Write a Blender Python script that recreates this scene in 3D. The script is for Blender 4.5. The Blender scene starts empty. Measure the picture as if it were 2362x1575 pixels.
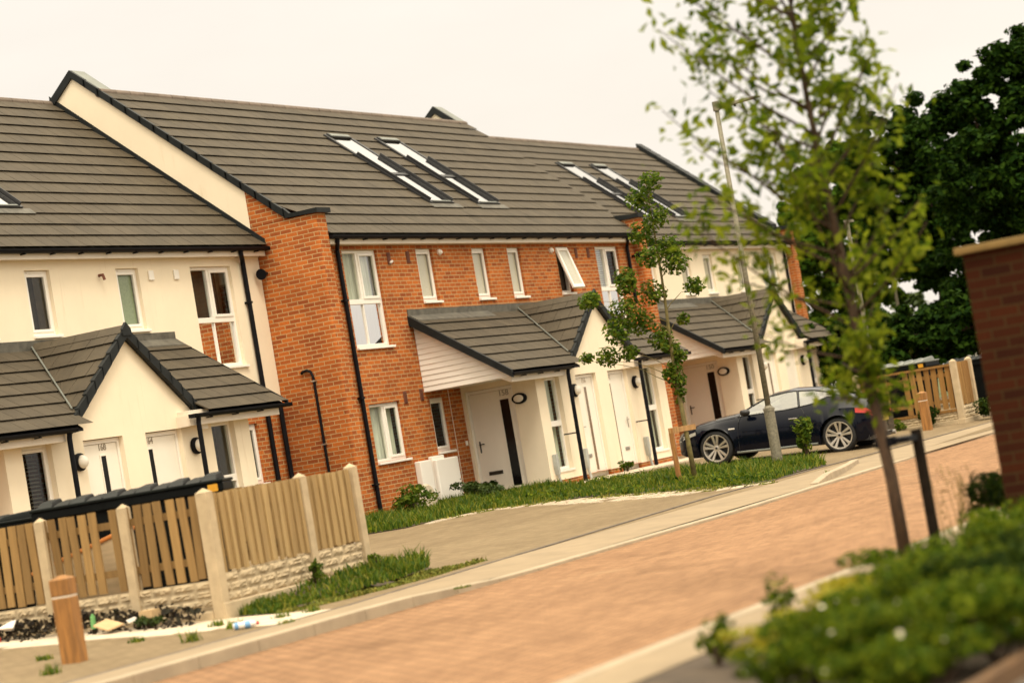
import bpy, bmesh, math, random
import numpy as np
from mathutils import Vector, Matrix
random.seed(11); rng = np.random.default_rng(7)
S = bpy.context.scene; COL = S.collection
R = math.radians

# ------------------------------------------------------------------ materials
def nodes(name):
    m = bpy.data.materials.new(name); m.use_nodes = True
    t = m.node_tree; t.nodes.clear()
    o = t.nodes.new('ShaderNodeOutputMaterial'); b = t.nodes.new('ShaderNodeBsdfPrincipled')
    t.links.new(b.outputs[0], o.inputs[0])
    return m, t, b, o
def N(t, kind, **kw):
    n = t.nodes.new(kind)
    for k, v in kw.items():
        if k.startswith('i_'):
            key = k[2:].replace('_', ' ')
            n.inputs[int(key) if key.isdigit() else key].default_value = v
        else: setattr(n, k, v)
    return n
def c4(c): return (c[0], c[1], c[2], 1)
def mixc(t, fac, a, b, blend='MIX'):
    n = t.nodes.new('ShaderNodeMix'); n.data_type = 'RGBA'; n.blend_type = blend
    for sock, v in ((n.inputs[0], fac), (n.inputs[6], a), (n.inputs[7], b)):
        if hasattr(v, 'is_linked'): t.links.new(v, sock)
        elif isinstance(v, (int, float)): sock.default_value = v
        else: sock.default_value = c4(v)
    return n.outputs[2]
def noise(t, scale, detail=4, vec=None, rough=.6):
    n = N(t, 'ShaderNodeTexNoise'); n.inputs['Scale'].default_value = scale
    n.inputs['Detail'].default_value = detail; n.inputs['Roughness'].default_value = rough
    if vec is not None: t.links.new(vec, n.inputs['Vector'])
    return n.outputs['Fac']
def ramp(t, fac, lo, hi):
    n = N(t, 'ShaderNodeMapRange'); n.inputs[1].default_value = lo; n.inputs[2].default_value = hi
    t.links.new(fac, n.inputs[0]); return n.outputs[0]
def objco(t): return t.nodes.new('ShaderNodeTexCoord').outputs['Object']
def bump(t, b, h, strength=.3, dist=.01):
    n = N(t, 'ShaderNodeBump'); n.inputs['Strength'].default_value = strength; n.inputs['Distance'].default_value = dist
    t.links.new(h, n.inputs['Height']); t.links.new(n.outputs[0], b.inputs['Normal'])
def plain(name, col, rough=.6, var=.12, scale=3, metal=0, bmp=0, bscale=60, coat=0, spec=.5, stretch=None):
    m, t, b, o = nodes(name)
    co = objco(t)
    if stretch:
        mp = N(t, 'ShaderNodeMapping'); mp.inputs['Scale'].default_value = stretch
        t.links.new(co, mp.inputs[0]); co = mp.outputs[0]
    f = noise(t, scale, 5, co)
    f = ramp(t, f, .3, .7)
    c = mixc(t, f, [x * (1 - var) for x in col], [min(1, x * (1 + var)) for x in col])
    t.links.new(c, b.inputs['Base Color'])
    b.inputs['Roughness'].default_value = rough; b.inputs['Metallic'].default_value = metal
    b.inputs['Specular IOR Level'].default_value = spec
    if coat: b.inputs['Coat Weight'].default_value = coat; b.inputs['Coat Roughness'].default_value = .03
    if bmp: bump(t, b, noise(t, bscale, 4, co), bmp)
    return m
def wall_uv(t, off=0):
    """(along wall, height) whichever way the wall faces"""
    sx = N(t, 'ShaderNodeSeparateXYZ'); t.links.new(objco(t), sx.inputs[0])
    g = t.nodes.new('ShaderNodeNewGeometry'); sn = N(t, 'ShaderNodeSeparateXYZ'); t.links.new(g.outputs['True Normal'], sn.inputs[0])
    a = N(t, 'ShaderNodeMath', operation='ABSOLUTE'); t.links.new(sn.outputs[0], a.inputs[0])
    gt = N(t, 'ShaderNodeMath', operation='GREATER_THAN'); gt.inputs[1].default_value = .6; t.links.new(a.outputs[0], gt.inputs[0])
    mx = N(t, 'ShaderNodeMix'); mx.data_type = 'FLOAT'
    t.links.new(gt.outputs[0], mx.inputs[0]); t.links.new(sx.outputs[0], mx.inputs[2]); t.links.new(sx.outputs[1], mx.inputs[3])
    cb = N(t, 'ShaderNodeCombineXYZ'); t.links.new(mx.outputs[0], cb.inputs[0]); t.links.new(sx.outputs[2], cb.inputs[1])
    return cb.outputs[0]
def bricktex(t, vec, w, h, mortar, c1, c2, cm, bias=0, smooth=.1, offset=.5):
    n = N(t, 'ShaderNodeTexBrick'); t.links.new(vec, n.inputs['Vector'])
    n.offset = offset
    n.inputs['Scale'].default_value = 1; n.inputs['Brick Width'].default_value = w; n.inputs['Row Height'].default_value = h
    n.inputs['Mortar Size'].default_value = mortar; n.inputs['Mortar Smooth'].default_value = smooth; n.inputs['Bias'].default_value = bias
    n.inputs['Color1'].default_value = c4(c1); n.inputs['Color2'].default_value = c4(c2); n.inputs['Mortar'].default_value = c4(cm)
    return n
def brickmat(name, c1, c2, cm, w=.225, h=.075, mortar=.0055, blotch=.25, ground=False, spl=None, rough=.85, bm=.5):
    m, t, b, o = nodes(name)
    vec = objco(t) if ground else wall_uv(t)
    n = bricktex(t, vec, w, h, mortar, c1, c2, cm)
    nz = ramp(t, noise(t, .9, 5, objco(t)), .35, .7)
    col = mixc(t, nz, n.outputs['Color'], mixc(t, 1.0, n.outputs['Color'], [1 - blotch * .9, 1 - blotch, 1 - blotch], 'MULTIPLY'))
    fine = ramp(t, noise(t, 45, 3, objco(t)), .25, .75)
    col = mixc(t, fine, mixc(t, 1.0, col, (.82, .82, .82), 'MULTIPLY'), col)
    if ground:                        # wear drawn out along the road
        mp = N(t, 'ShaderNodeMapping'); mp.inputs['Scale'].default_value = (.10, 1.5, 1); t.links.new(objco(t), mp.inputs[0])
        tk = ramp(t, noise(t, 1.0, 5, mp.outputs[0], .6), .48, .70)
        col = mixc(t, tk, col, mixc(t, 1.0, col, (.85, .84, .83), 'MULTIPLY'))
        oil = ramp(t, noise(t, .75, 4, objco(t), .5), .66, .74)
        col = mixc(t, oil, col, mixc(t, 1.0, col, (.80, .79, .78), 'MULTIPLY'))
    if spl:
        sp = ramp(t, noise(t, spl[0], 6, objco(t), .7), spl[1], spl[1] + .12)
        col = mixc(t, sp, col, spl[2])
    t.links.new(col, b.inputs['Base Color']); b.inputs['Roughness'].default_value = rough
    b.inputs['Specular IOR Level'].default_value = .10
    inv = N(t, 'ShaderNodeMath', operation='SUBTRACT'); inv.inputs[0].default_value = 1; t.links.new(n.outputs['Fac'], inv.inputs[1])
    bump(t, b, inv.outputs[0], bm, .006)
    return m
def islandmat(name, cols, rough=.6, scale=8, trans=0, spec=.3, grain=None, bmp=0):
    """colour varies from loose piece to loose piece (tiles, boards, leaves)"""
    m, t, b, o = nodes(name)
    g = t.nodes.new('ShaderNodeNewGeometry')
    r = N(t, 'ShaderNodeValToRGB'); e = r.color_ramp.elements
    e[0].color = c4(cols[0]); e[1].color = c4(cols[-1])
    for k in range(1, len(cols) - 1):
        q = e.new(k / (len(cols) - 1)); q.color = c4(cols[k])
    t.links.new(g.outputs['Random Per Island'], r.inputs[0])
    co = objco(t)
    if grain:
        mp = N(t, 'ShaderNodeMapping'); mp.inputs['Scale'].default_value = grain; t.links.new(co, mp.inputs[0]); co = mp.outputs[0]
    f = ramp(t, noise(t, scale, 5, co, .65), .3, .72)
    c = mixc(t, f, mixc(t, 1.0, r.outputs[0], (.66, .66, .66), 'MULTIPLY'), r.outputs[0])
    t.links.new(c, b.inputs['Base Color']); b.inputs['Roughness'].default_value = rough; b.inputs['Specular IOR Level'].default_value = spec
    if bmp: bump(t, b, f, bmp)
    if trans:
        tr = N(t, 'ShaderNodeBsdfTranslucent'); t.links.new(r.outputs[0], tr.inputs[0])
        ms = N(t, 'ShaderNodeMixShader'); ms.inputs[0].default_value = trans
        t.links.new(b.outputs[0], ms.inputs[1]); t.links.new(tr.outputs[0], ms.inputs[2]); t.links.new(ms.outputs[0], o.inputs[0])
    return m
def glassmat(name, tint=(.9, .95, .92), lo=.035, hi=.28):
    m, t, b, o = nodes(name); t.nodes.remove(b)
    tr = N(t, 'ShaderNodeBsdfTransparent'); tr.inputs[0].default_value = c4(tint)
    gl = N(t, 'ShaderNodeBsdfGlossy'); gl.inputs['Roughness'].default_value = .02; gl.inputs[0].default_value = (.95, .95, .95, 1)
    lw = N(t, 'ShaderNodeLayerWeight'); lw.inputs[0].default_value = .35
    mr = N(t, 'ShaderNodeMapRange'); mr.inputs[3].default_value = lo; mr.inputs[4].default_value = hi
    t.links.new(lw.outputs['Fresnel'], mr.inputs[0])
    ms = N(t, 'ShaderNodeMixShader'); t.links.new(mr.outputs[0], ms.inputs[0])
    t.links.new(tr.outputs[0], ms.inputs[1]); t.links.new(gl.outputs[0], ms.inputs[2]); t.links.new(ms.outputs[0], o.inputs[0])
    return m

M = {}
M['brick'] = brickmat('orange_brick', (0.612, 0.1728, 0.03726), (0.342, 0.09072, 0.02916), (0.576, 0.3974, 0.1944), blotch=.28, mortar=.0075)
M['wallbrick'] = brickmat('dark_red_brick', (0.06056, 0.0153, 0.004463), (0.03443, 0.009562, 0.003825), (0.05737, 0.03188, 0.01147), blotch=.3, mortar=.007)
M['render'] = plain('cream_render', (.86, .745, .565), .9, .035, 1.6, bmp=.08, bscale=150, spec=.2)
def streaks(m, amount=.30):
    t = m.node_tree; b = next(n for n in t.nodes if n.type == 'BSDF_PRINCIPLED'); l = b.inputs['Base Color'].links[0]; src = l.from_socket
    mp = N(t, 'ShaderNodeMapping'); mp.inputs['Scale'].default_value = (5, 5, .35); t.links.new(objco(t), mp.inputs[0])
    f = ramp(t, noise(t, 1.3, 7, mp.outputs[0], .7), .56, .80); g = ramp(t, noise(t, .8, 3, objco(t)), .45, .65)
    mu = N(t, 'ShaderNodeMath', operation='MULTIPLY'); t.links.new(f, mu.inputs[0]); t.links.new(g, mu.inputs[1])
    t.links.new(mixc(t, mu.outputs[0], src, mixc(t, 1.0, src, (1 - amount, 1 - amount * 1.3, 1 - amount * 1.7), 'MULTIPLY')), b.inputs['Base Color'])
streaks(M['render'])
M['upvc'] = plain('white_upvc', (.88, .83, .75), .35, .02, 2)
M['door'] = plain('door_paint', (.86, .80, .69), .4, .03, 2)
M['fascia'] = plain('fascia_board', (.76, .67, .55), .45, .05, 2)
M['black'] = plain('black_plastic', (.006, .006, .008), .5, .2, 3, spec=.12)
M['verge'] = plain('charcoal_metal', (.016, .018, .018), .5, .25, 4, spec=.15)
M['capmetal'] = plain('grey_metal_and_lit_cap', (.16, .17, .15), .5, .2, 3)
M['lead'] = plain('lead_flashing', (0.092, 0.084, 0.0656), .65, .45, 6, bmp=.2, bscale=20)
M['tile'] = islandmat('roof_tile', [(0.07537, 0.05804, 0.03636), (0.08086, 0.06293, 0.03985), (0.08634, 0.06713, 0.04265), (0.07811, 0.06013, 0.03775)], .75, 2.2, bmp=.06)
def mossy(m):
    t = m.node_tree; b = next(n for n in t.nodes if n.type == 'BSDF_PRINCIPLED'); src = b.inputs['Base Color'].links[0].from_socket
    mp = N(t, 'ShaderNodeMapping'); mp.inputs['Scale'].default_value = (1.1, .45, .45); t.links.new(objco(t), mp.inputs[0])
    f = ramp(t, noise(t, 1.2, 7, mp.outputs[0], .72), .60, .78); g = ramp(t, noise(t, 38, 3, objco(t)), .40, .62)
    mu = N(t, 'ShaderNodeMath', operation='MULTIPLY'); t.links.new(f, mu.inputs[0]); t.links.new(g, mu.inputs[1])
    t.links.new(mixc(t, mu.outputs[0], src, (.125, .10, .045)), b.inputs['Base Color'])
mossy(M['tile'])
M['ridge'] = islandmat('ridge_tile', [(0.17, 0.1318, 0.102), (0.221, 0.17, 0.136)], .8, 5)
M['tile_dark'] = islandmat('porch_ridge_tile', [(0.084, 0.0664, 0.044), (0.1, 0.08, 0.0528)], .7, 5)
M['glass'] = glassmat('window_glass')
M['filmglass'] = glassmat('film_glass', (.8, .75, .7), .75, .95)
M['skyglass'] = glassmat('roof_glass', (.4, .4, .4), .5, .9)
M['frost'] = plain('frosted_glass', (.50, .47, .36), .25, .08, 30, coat=.4)
M['frost_green'] = plain('green_frosted_glass', (.21, .26, .15), .3, .22, 55, coat=.3)
M['darkglass'] = plain('dark_door_glass', (.006, .005, .005), .2, .1, 4, spec=.2)
M['tanglass'] = plain('bronze_door_glass', (.20, .13, .08), .15, .1, 4)
M['curtain'] = islandmat('net_curtain', [(.88, .86, .74), (.72, .70, .56)], .9, 3, grain=(14, 14, .6))
M['blind'] = islandmat('slat_blind', [(.72, .68, .58), (.60, .55, .45)], .7, 4)
M['dim'] = plain('dark_blind_and_room_shade', (.075, .055, .035), .9, .4, 2)
M['lampglow'] = plain('lamp_diffuser', (.80, .74, .64), .35, .03, 2)
M['steel'] = plain('brushed_steel', (.45, .42, .38), .35, .1, 5, metal=.8)
M['bronze'] = plain('bronze_letterbox', (.05, .045, .035), .35, .3, 8, metal=.5)
M['numeral'] = plain('grey_numeral', (.30, .25, .19), .5, .05, 4)
M['numeral_pale'] = plain('pale_numeral', (.55, .47, .38), .5, .05, 4)
M['terracotta'] = plain('terracotta_vent', (.16, .055, .03), .8, .2, 9)
M['gaspipe'] = plain('grey_pipe_cover', (.40, .41, .38), .5, .15, 6)
M['concrete'] = plain('fence_concrete', (0.46, 0.3588, 0.2254), .9, .14, 7, bmp=.25, bscale=90)
M['kerb'] = plain('kerb_concrete', (0.356, 0.2848, 0.1938), .9, .16, 2.5, bmp=.2, bscale=80)
M['board'] = islandmat('weathered_board', [(0.2851, 0.1672, 0.05773), (0.4087, 0.2508, 0.09381), (0.1901, 0.11, 0.03752), (0.3421, 0.2068, 0.07577), (0.2566, 0.154, 0.05628)], .8, 3.2, grain=(9, 9, .55), bmp=.15)
M['boardpale'] = islandmat('pale_board', [(0.4014, 0.2705, 0.1188), (0.5065, 0.3516, 0.1609), (0.3154, 0.2029, 0.0843), (0.4396, 0.2975, 0.1303)], .8, 3.2, grain=(9, 9, .55), bmp=.15)
M['boardfar'] = islandmat('orange_board', [(0.342, 0.18, 0.0495), (0.27, 0.135, 0.036), (0.396, 0.225, 0.0675)], .8, 3, grain=(9, 9, .55))
M['oak'] = plain('oak_post', (0.2955, 0.133, 0.03162), .7, .40, 4, bmp=.3, bscale=20, stretch=(7, 7, .7))
M['stakewood'] = plain('stake_wood', (.36, .20, .075), .8, .3, 5, stretch=(8, 8, .8))
M['binplastic'] = plain('dark_bin_plastic', (.004, .005, .005), .5, .3, 5, spec=.10)
M['binlid'] = plain('bin_lid_plastic', (.006, .008, .007), .5, .3, 3, spec=.12)
M['amber'] = plain('amber_reflector', (.62, .30, .02), .3, .1, 30)
M['galv'] = plain('galvanised_steel', (0.216, 0.196, 0.14), .65, .35, 26, metal=.25, bmp=.15, bscale=120)
M['bark'] = plain('tree_bark', (.062, .035, .018), .9, .4, 12, bmp=.4, bscale=40, stretch=(3, 3, 1))
M['darkstake'] = plain('tarred_stake', (.016, .011, .007), .85, .4, 9, spec=.1)
M['barkgreen'] = plain('mossy_bark', (.16, .13, .045), .9, .4, 12, bmp=.4, bscale=40)
M['leaf'] = islandmat('young_leaf', [(.035, .075, .005), (.16, .23, .010), (.31, .36, .022), (.08, .135, .007)], .6, 8, trans=.55, spec=.1)
M['leafdark'] = islandmat('street_leaf', [(.035, .078, .006), (.07, .13, .010), (.12, .18, .014), (.20, .23, .02)], .65, 8, trans=.35, spec=.12)
M['leaffar'] = islandmat('woodland_leaf', [(0.00525, 0.0195, 0.00225), (0.0135, 0.039, 0.003), (0.03375, 0.07125, 0.00525), (0.0075, 0.0255, 0.00225)], .8, .6, trans=.2, spec=.06)
M['leaflit'] = islandmat('lit_woodland_leaf', [(0.02541, 0.06906, 0.005525), (0.05719, 0.1243, 0.009669), (0.1191, 0.1934, 0.01381), (0.03495, 0.08977, 0.006906)], .8, .6, trans=.25, spec=.08)  # brighter copy of the woodland leaf, light on the left tree put into colour
M['leafbright'] = islandmat('bright_leaf', [(.030, .060, .008), (.05, .085, .012), (.07, .10, .015)], .55, 2, trans=.25)
M['shrub'] = islandmat('shrub_leaf', [(0.01064, 0.03468, 0.001951), (0.0565, 0.1084, 0.003902), (0.1994, 0.2384, 0.0104), (0.02659, 0.06502, 0.002601)], .7, 6, trans=.35, spec=.1)
M['shrubgold'] = islandmat('golden_shrub_leaf', [(.34, .31, .014), (.46, .38, .016), (.20, .23, .012)], .55, 6, trans=.3)
M['shrubdark'] = islandmat('dark_and_shaded_shrub_leaf', [(0.008, 0.0224, 0.0032), (0.024, 0.0464, 0.0048), (0.056, 0.08, 0.008)], .75, 6, trans=.2, spec=.08)
M['blossom'] = plain('cream_blossom', (.75, .68, .48), .7, .1, 30)
M['grassblade'] = islandmat('grass_blade', [(0.03061, 0.07808, 0.00488), (0.07105, 0.1366, 0.006832), (0.1312, 0.1952, 0.00976), (0.2951, 0.2733, 0.02928)], .6, 3, trans=.35)
M['straw'] = islandmat('dry_stalk', [(.30, .20, .06), (.38, .27, .10)], .8, 4)
M['soil'] = plain('soil', (0.06, 0.0408, 0.024), .95, .45, 5, bmp=.6, bscale=18)
M['land'] = plain('rough_ground', (.07, .085, .022), .95, .45, .8, bmp=.5, bscale=12)
M['road'] = brickmat('road_block_paving', (0.4364, 0.2498, 0.1323), (0.3207, 0.1775, 0.09405), (0.1492, 0.09413, 0.0543), w=.20, h=.10, mortar=.011, blotch=.14, ground=True, spl=(.5, .64, (0.3133, 0.21, 0.1184)), bm=.9)
M['forecourt'] = brickmat('forecourt_block_paving', (0.2705, 0.2016, 0.1186), (0.2223, 0.1652, 0.09633), (0.1482, 0.1104, 0.06521), w=.20, h=.10, mortar=.005, blotch=.16, ground=True, spl=(1.6, .66, (0.2149, 0.1667, 0.1111)), bm=.25)
M['path'] = plain('path_concrete', (0.26, 0.1944, 0.1176), .9, .13, 2.2, bmp=.2, bscale=60)
M['channel'] = plain('drain_channel', (0.105, 0.0805, 0.0595), .85, .3, 5)
M['slab'] = plain('pale_slab', (0.558, 0.465, 0.3441), .9, .2, 3.5, bmp=.3, bscale=40)
M['moss'] = islandmat('dry_moss', [(.28, .24, .04), (.18, .20, .03), (.12, .15, .02)], .9, 3)
M['litterleaf'] = islandmat('dead_leaf', [(0.0126, 0.0098, 0.0084), (0.0245, 0.0175, 0.0105), (0.0525, 0.035, 0.0175), (0.0154, 0.0175, 0.0084)], .8, 6)
M['white'] = plain('white_plastic', (.78, .74, .68), .5, .05, 6)
M['cardboard'] = plain('cardboard', (.52, .36, .19), .85, .15, 8)
M['red'] = plain('red_tin', (.50, .045, .030), .35, .1, 8)
M['blue'] = plain('blue_label', (.16, .34, .60), .4, .1, 8)
M['greenplastic'] = plain('green_plastic', (.16, .42, .15), .4, .1, 8)
M['mattress'] = islandmat('mattress_cloth', [(.66, .50, .30), (.74, .60, .40)], .9, 2, grain=(1, 1, 9))
M['orange'] = plain('orange_edge', (.62, .22, .05), .7, .1, 6)
M['carpaint'] = plain('dark_blue_paint', (.0012, .0025, .008), .2, .05, 1, coat=.28, spec=.1)
M['tyre'] = plain('tyre_rubber', (.012, .012, .012), .75, .2, 6)
M['rim'] = plain('alloy_rim', (.62, .57, .50), .28, .05, 4, metal=.75)
M['carglass'] = glassmat('car_glass', (.62, .68, .60), .18, .85)
M['carblack'] = plain('car_trim', (.010, .010, .011), .45, .1, 4)
M['cabin'] = plain('car_interior', (.30, .28, .24), .8, .2, 4)
M['redlens'] = plain('red_lens', (.45, .025, .012), .2, .05, 5, coat=.5)
M['clearlens'] = plain('clear_lens', (.38, .37, .33), .12, .1, 9, coat=1)
M['plate'] = plain('yellow_plate', (.34, .23, .03), .5, .05, 5)
M['coping'] = plain('stone_coping', (0.225, 0.1387, 0.04125), .85, .25, 4, bmp=.2, bscale=50)
M['timber_edge'] = plain('timber_edging', (0.12, 0.063, 0.0252), .85, .3, 5, stretch=(1, 6, 6))
M['rock'] = plain('rock_faced_concrete', (0.45, 0.3555, 0.225), .95, .2, 9, bmp=.9, bscale=22)
M['fargable'] = plain('pale_far_wall', (.48, .44, .37), .9, .08, 1)

# ------------------------------------------------------------------ mesh builder
class MB:
    def __init__(s, f=None): s.v = []; s.q = []; s.mi = []; s.f = f; s.cur = 0
    def add(s, pts, faces):
        b = len(s.v)
        s.v += [tuple(s.f(*p)) if s.f else tuple(p) for p in pts]
        s.q += [tuple(b + i for i in f) for f in faces]; s.mi += [s.cur] * len(faces)
    HEX = [(0, 3, 2, 1), (4, 5, 6, 7), (0, 1, 5, 4), (1, 2, 6, 5), (2, 3, 7, 6), (3, 0, 4, 7)]
    def hexa(s, p): s.add(p, s.HEX)
    def box(s, x0, x1, y0, y1, z0, z1):
        s.hexa([(x0, y0, z0), (x1, y0, z0), (x1, y1, z0), (x0, y1, z0), (x0, y0, z1), (x1, y0, z1), (x1, y1, z1), (x0, y1, z1)])
    def quad(s, a, b, c, d): s.add([a, b, c, d], [(0, 1, 2, 3)])
    def prism(s, poly, ax, a0, a1):
        """polygon in the two other axes, extruded along ax"""
        n = len(poly)
        def P(u, v, a): return (a, u, v) if ax == 0 else ((u, a, v) if ax == 1 else (u, v, a))
        s.add([P(u, v, a0) for u, v in poly] + [P(u, v, a1) for u, v in poly],
              [tuple(range(n)), tuple(range(2 * n - 1, n - 1, -1))] + [(i, (i + 1) % n, n + (i + 1) % n, n + i) for i in range(n)])
    def tube(s, pts, rad, n=8, cap=True):
        pts = [Vector(p) for p in pts]
        if not hasattr(rad, '__len__'): rad = [rad] * len(pts)
        rings = []
        prev = None
        for i, p in enumerate(pts):
            d = (pts[min(i + 1, len(pts) - 1)] - pts[max(i - 1, 0)]).normalized()
            if prev is None:
                u = d.orthogonal().normalized()
            else:
                u = (prev - d * prev.dot(d))
                u = u.normalized() if u.length > 1e-6 else d.orthogonal().normalized()
            prev = u; w = d.cross(u)
            rings.append([tuple(p + (u * math.cos(2 * math.pi * k / n) + w * math.sin(2 * math.pi * k / n)) * rad[i]) for k in range(n)])
        F = []
        for i in range(len(pts) - 1):
            for k in range(n):
                F.append((i * n + k, i * n + (k + 1) % n, (i + 1) * n + (k + 1) % n, (i + 1) * n + k))
        if cap: F += [tuple(range(n - 1, -1, -1)), tuple((len(pts) - 1) * n + k for k in range(n))]
        s.add([v for r in rings for v in r], F)
    def lathe(s, prof, c, axis='z', n=20, sx=1, sy=1):
        """prof: (radius, height)"""
        P = []
        for r, h in prof:
            for k in range(n):
                a = 2 * math.pi * k / n; x, y = r * math.cos(a) * sx, r * math.sin(a) * sy
                P.append((c[0] + x, c[1] + y, c[2] + h) if axis == 'z' else ((c[0] + x, c[1] - h, c[2] + y) if axis == 'y' else (c[0] - h, c[1] + x, c[2] + y)))
        F = []
        for i in range(len(prof) - 1):
            for k in range(n): F.append((i * n + k, i * n + (k + 1) % n, (i + 1) * n + (k + 1) % n, (i + 1) * n + k))
        F += [tuple(range(n)), tuple((len(prof) - 1) * n + k for k in range(n))]
        s.add(P, F)
    def build(s, name, mat, parent=None, loc=None, smooth=False, bevel=0, fix=True, sub=0):
        me = bpy.data.meshes.new(name); me.from_pydata(s.v, [], s.q)
        mats = mat if isinstance(mat, (list, tuple)) else [mat]
        for m in mats: me.materials.append(m)
        if len(mats) > 1: me.polygons.foreach_set('material_index', s.mi)
        if fix:
            bm = bmesh.new(); bm.from_mesh(me); bmesh.ops.recalc_face_normals(bm, faces=bm.faces); bm.to_mesh(me); bm.free()
        if smooth: me.polygons.foreach_set('use_smooth', [True] * len(me.polygons))
        o = bpy.data.objects.new(name, me); COL.objects.link(o)
        if parent: o.parent = parent
        if loc: o.location = loc
        if bevel:
            b = o.modifiers.new('edge', 'BEVEL'); b.width = bevel; b.segments = 2; b.limit_method = 'ANGLE'; b.angle_limit = R(40)
        if sub:
            b = o.modifiers.new('smooth', 'SUBSURF'); b.levels = b.render_levels = sub
        return o
def tag(o, label=None, cat=None, group=None, kind=None):
    if label: o['label'] = label
    if cat: o['category'] = cat
    if group: o['group'] = group
    if kind: o['kind'] = kind
    return o
def thing(name, label, cat, loc=(0, 0, 0), rz=0, group=None):
    o = bpy.data.objects.new(name, None); COL.objects.link(o); o.empty_display_size = .2
    o.location = loc; o.rotation_euler = (0, 0, rz)
    return tag(o, label, cat, group)
def text_mesh(name, body, size, mat, parent, at, face='-y', depth=.004):
    cu = bpy.data.curves.new(name, 'FONT'); cu.body = body; cu.size = size; cu.extrude = depth; cu.align_x = 'CENTER'; cu.align_y = 'CENTER'
    tmp = bpy.data.objects.new(name + '_tmp', cu); COL.objects.link(tmp)
    dg = bpy.context.evaluated_depsgraph_get(); me = bpy.data.meshes.new_from_object(tmp.evaluated_get(dg))
    COL.objects.unlink(tmp); bpy.data.objects.remove(tmp)
    me.materials.clear(); me.materials.append(mat)
    o = bpy.data.objects.new(name, me); COL.objects.link(o); o.parent = parent; o.location = at
    o.rotation_euler = (R(90), 0, 0) if face == '-y' else (R(90), 0, R(-90))
    return o
def cloud_mesh(name, P, Nn, size, mat, parent=None, aspect=1.6, loc=None):
    """many loose leaf faces: P positions, Nn rough normals, size half-length per leaf; each is a folded pair of quads"""
    n = len(P); P = np.asarray(P, float); Nn = np.asarray(Nn, float)
    Nn = Nn / (np.linalg.norm(Nn, axis=1, keepdims=True) + 1e-9)
    a = rng.normal(size=(n, 3)); a -= (a * Nn).sum(1, keepdims=True) * Nn; a /= np.linalg.norm(a, axis=1, keepdims=True) + 1e-9
    b = np.cross(Nn, a); L = np.asarray(size)[:, None] * np.ones((n, 1)); W = L / aspect
    v = np.stack([P - a * L, P + b * W * .8 + Nn * L * .22, P + a * L, P - b * W * .8 + Nn * L * .22], 1).reshape(-1, 3)
    f = np.arange(4 * n).reshape(n, 4)
    f1 = f[:, [0, 1, 2]]; f2 = f[:, [0, 2, 3]]
    faces = np.concatenate([f1, f2], 1).reshape(-1, 3)
    me = bpy.data.meshes.new(name)
    me.vertices.add(len(v)); me.vertices.foreach_set('co', v.ravel())
    me.loops.add(faces.size); me.loops.foreach_set('vertex_index', faces.ravel().astype(np.int32))
    me.polygons.add(len(faces)); me.polygons.foreach_set('loop_start', np.arange(0, faces.size, 3, dtype=np.int32))
    try: me.polygons.foreach_set('loop_total', np.full(len(faces), 3, dtype=np.int32))
    except Exception: pass
    me.update(calc_edges=True); me.validate()
    me.materials.append(mat)
    o = bpy.data.objects.new(name, me); COL.objects.link(o)
    if parent: o.parent = parent
    if loc: o.location = loc
    return o
def zG(y): return -.3 * min(1, max(0, (-1.8 - y) / 7.2))

# ------------------------------------------------------------------ roof tiles
def tiles(mb, org, ud, dn, nrm, ul, ur, Lv, g, w=.33, th=.022, lift=.034):
    """courses of interlocking tiles. org: point at the ridge end; ud: unit along course; dn: unit down the slope;
    ul(s), ur(s): limits along the course at distance s down the slope; Lv: slope length; g: course gauge"""
    org, ud, dn, nrm = Vector(org), Vector(ud), Vector(dn), Vector(nrm)
    n = max(1, round(Lv / g)); g = Lv / n
    for k in range(n):
        s1 = Lv - k * g; s0 = max(0, s1 - g - .05)
        lo = min(ul(s0), ul(s1)); hi = max(ur(s0), ur(s1))
        u = lo - (w / 2 if k % 2 else 0)
        while u < hi:
            a, b = u + .0045, u + w - .0045
            p = []
            for s, uu in ((s1, (a, b)), (s0, (a, b))):
                x0 = min(max(uu[0], ul(s)), ur(s)); x1 = min(max(uu[1], ul(s)), ur(s)); p.append((x0, x1))
            s1_ = s1
            if p[0][1] - p[0][0] > .01 or p[1][1] - p[1][0] > .01:
                j = random.uniform(-.0015, .002); s1 += random.uniform(-.002, .002)
                q = []
                for h in (0, th):
                    cut = 0 if h else .035
                    q += [org + ud * p[0][0] + dn * (s1 - cut) + nrm * (lift + j + h), org + ud * p[0][1] + dn * (s1 - cut) + nrm * (lift + j + h),
                          org + ud * p[1][1] + dn * s0 + nrm * (h + .002), org + ud * p[1][0] + dn * s0 + nrm * (h + .002)]
                mb.hexa([tuple(x) for x in q])
            s1 = s1_; u += w
TAN = .839; PITCH_COS = 1 / math.sqrt(1 + TAN * TAN); PITCH_SIN = TAN * PITCH_COS
EAVE_Z, EAVE_Y, RIDGE_Y = 5.1, -.2, 3.9
RIDGE_Z = EAVE_Z + TAN * (RIDGE_Y - EAVE_Y)

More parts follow.
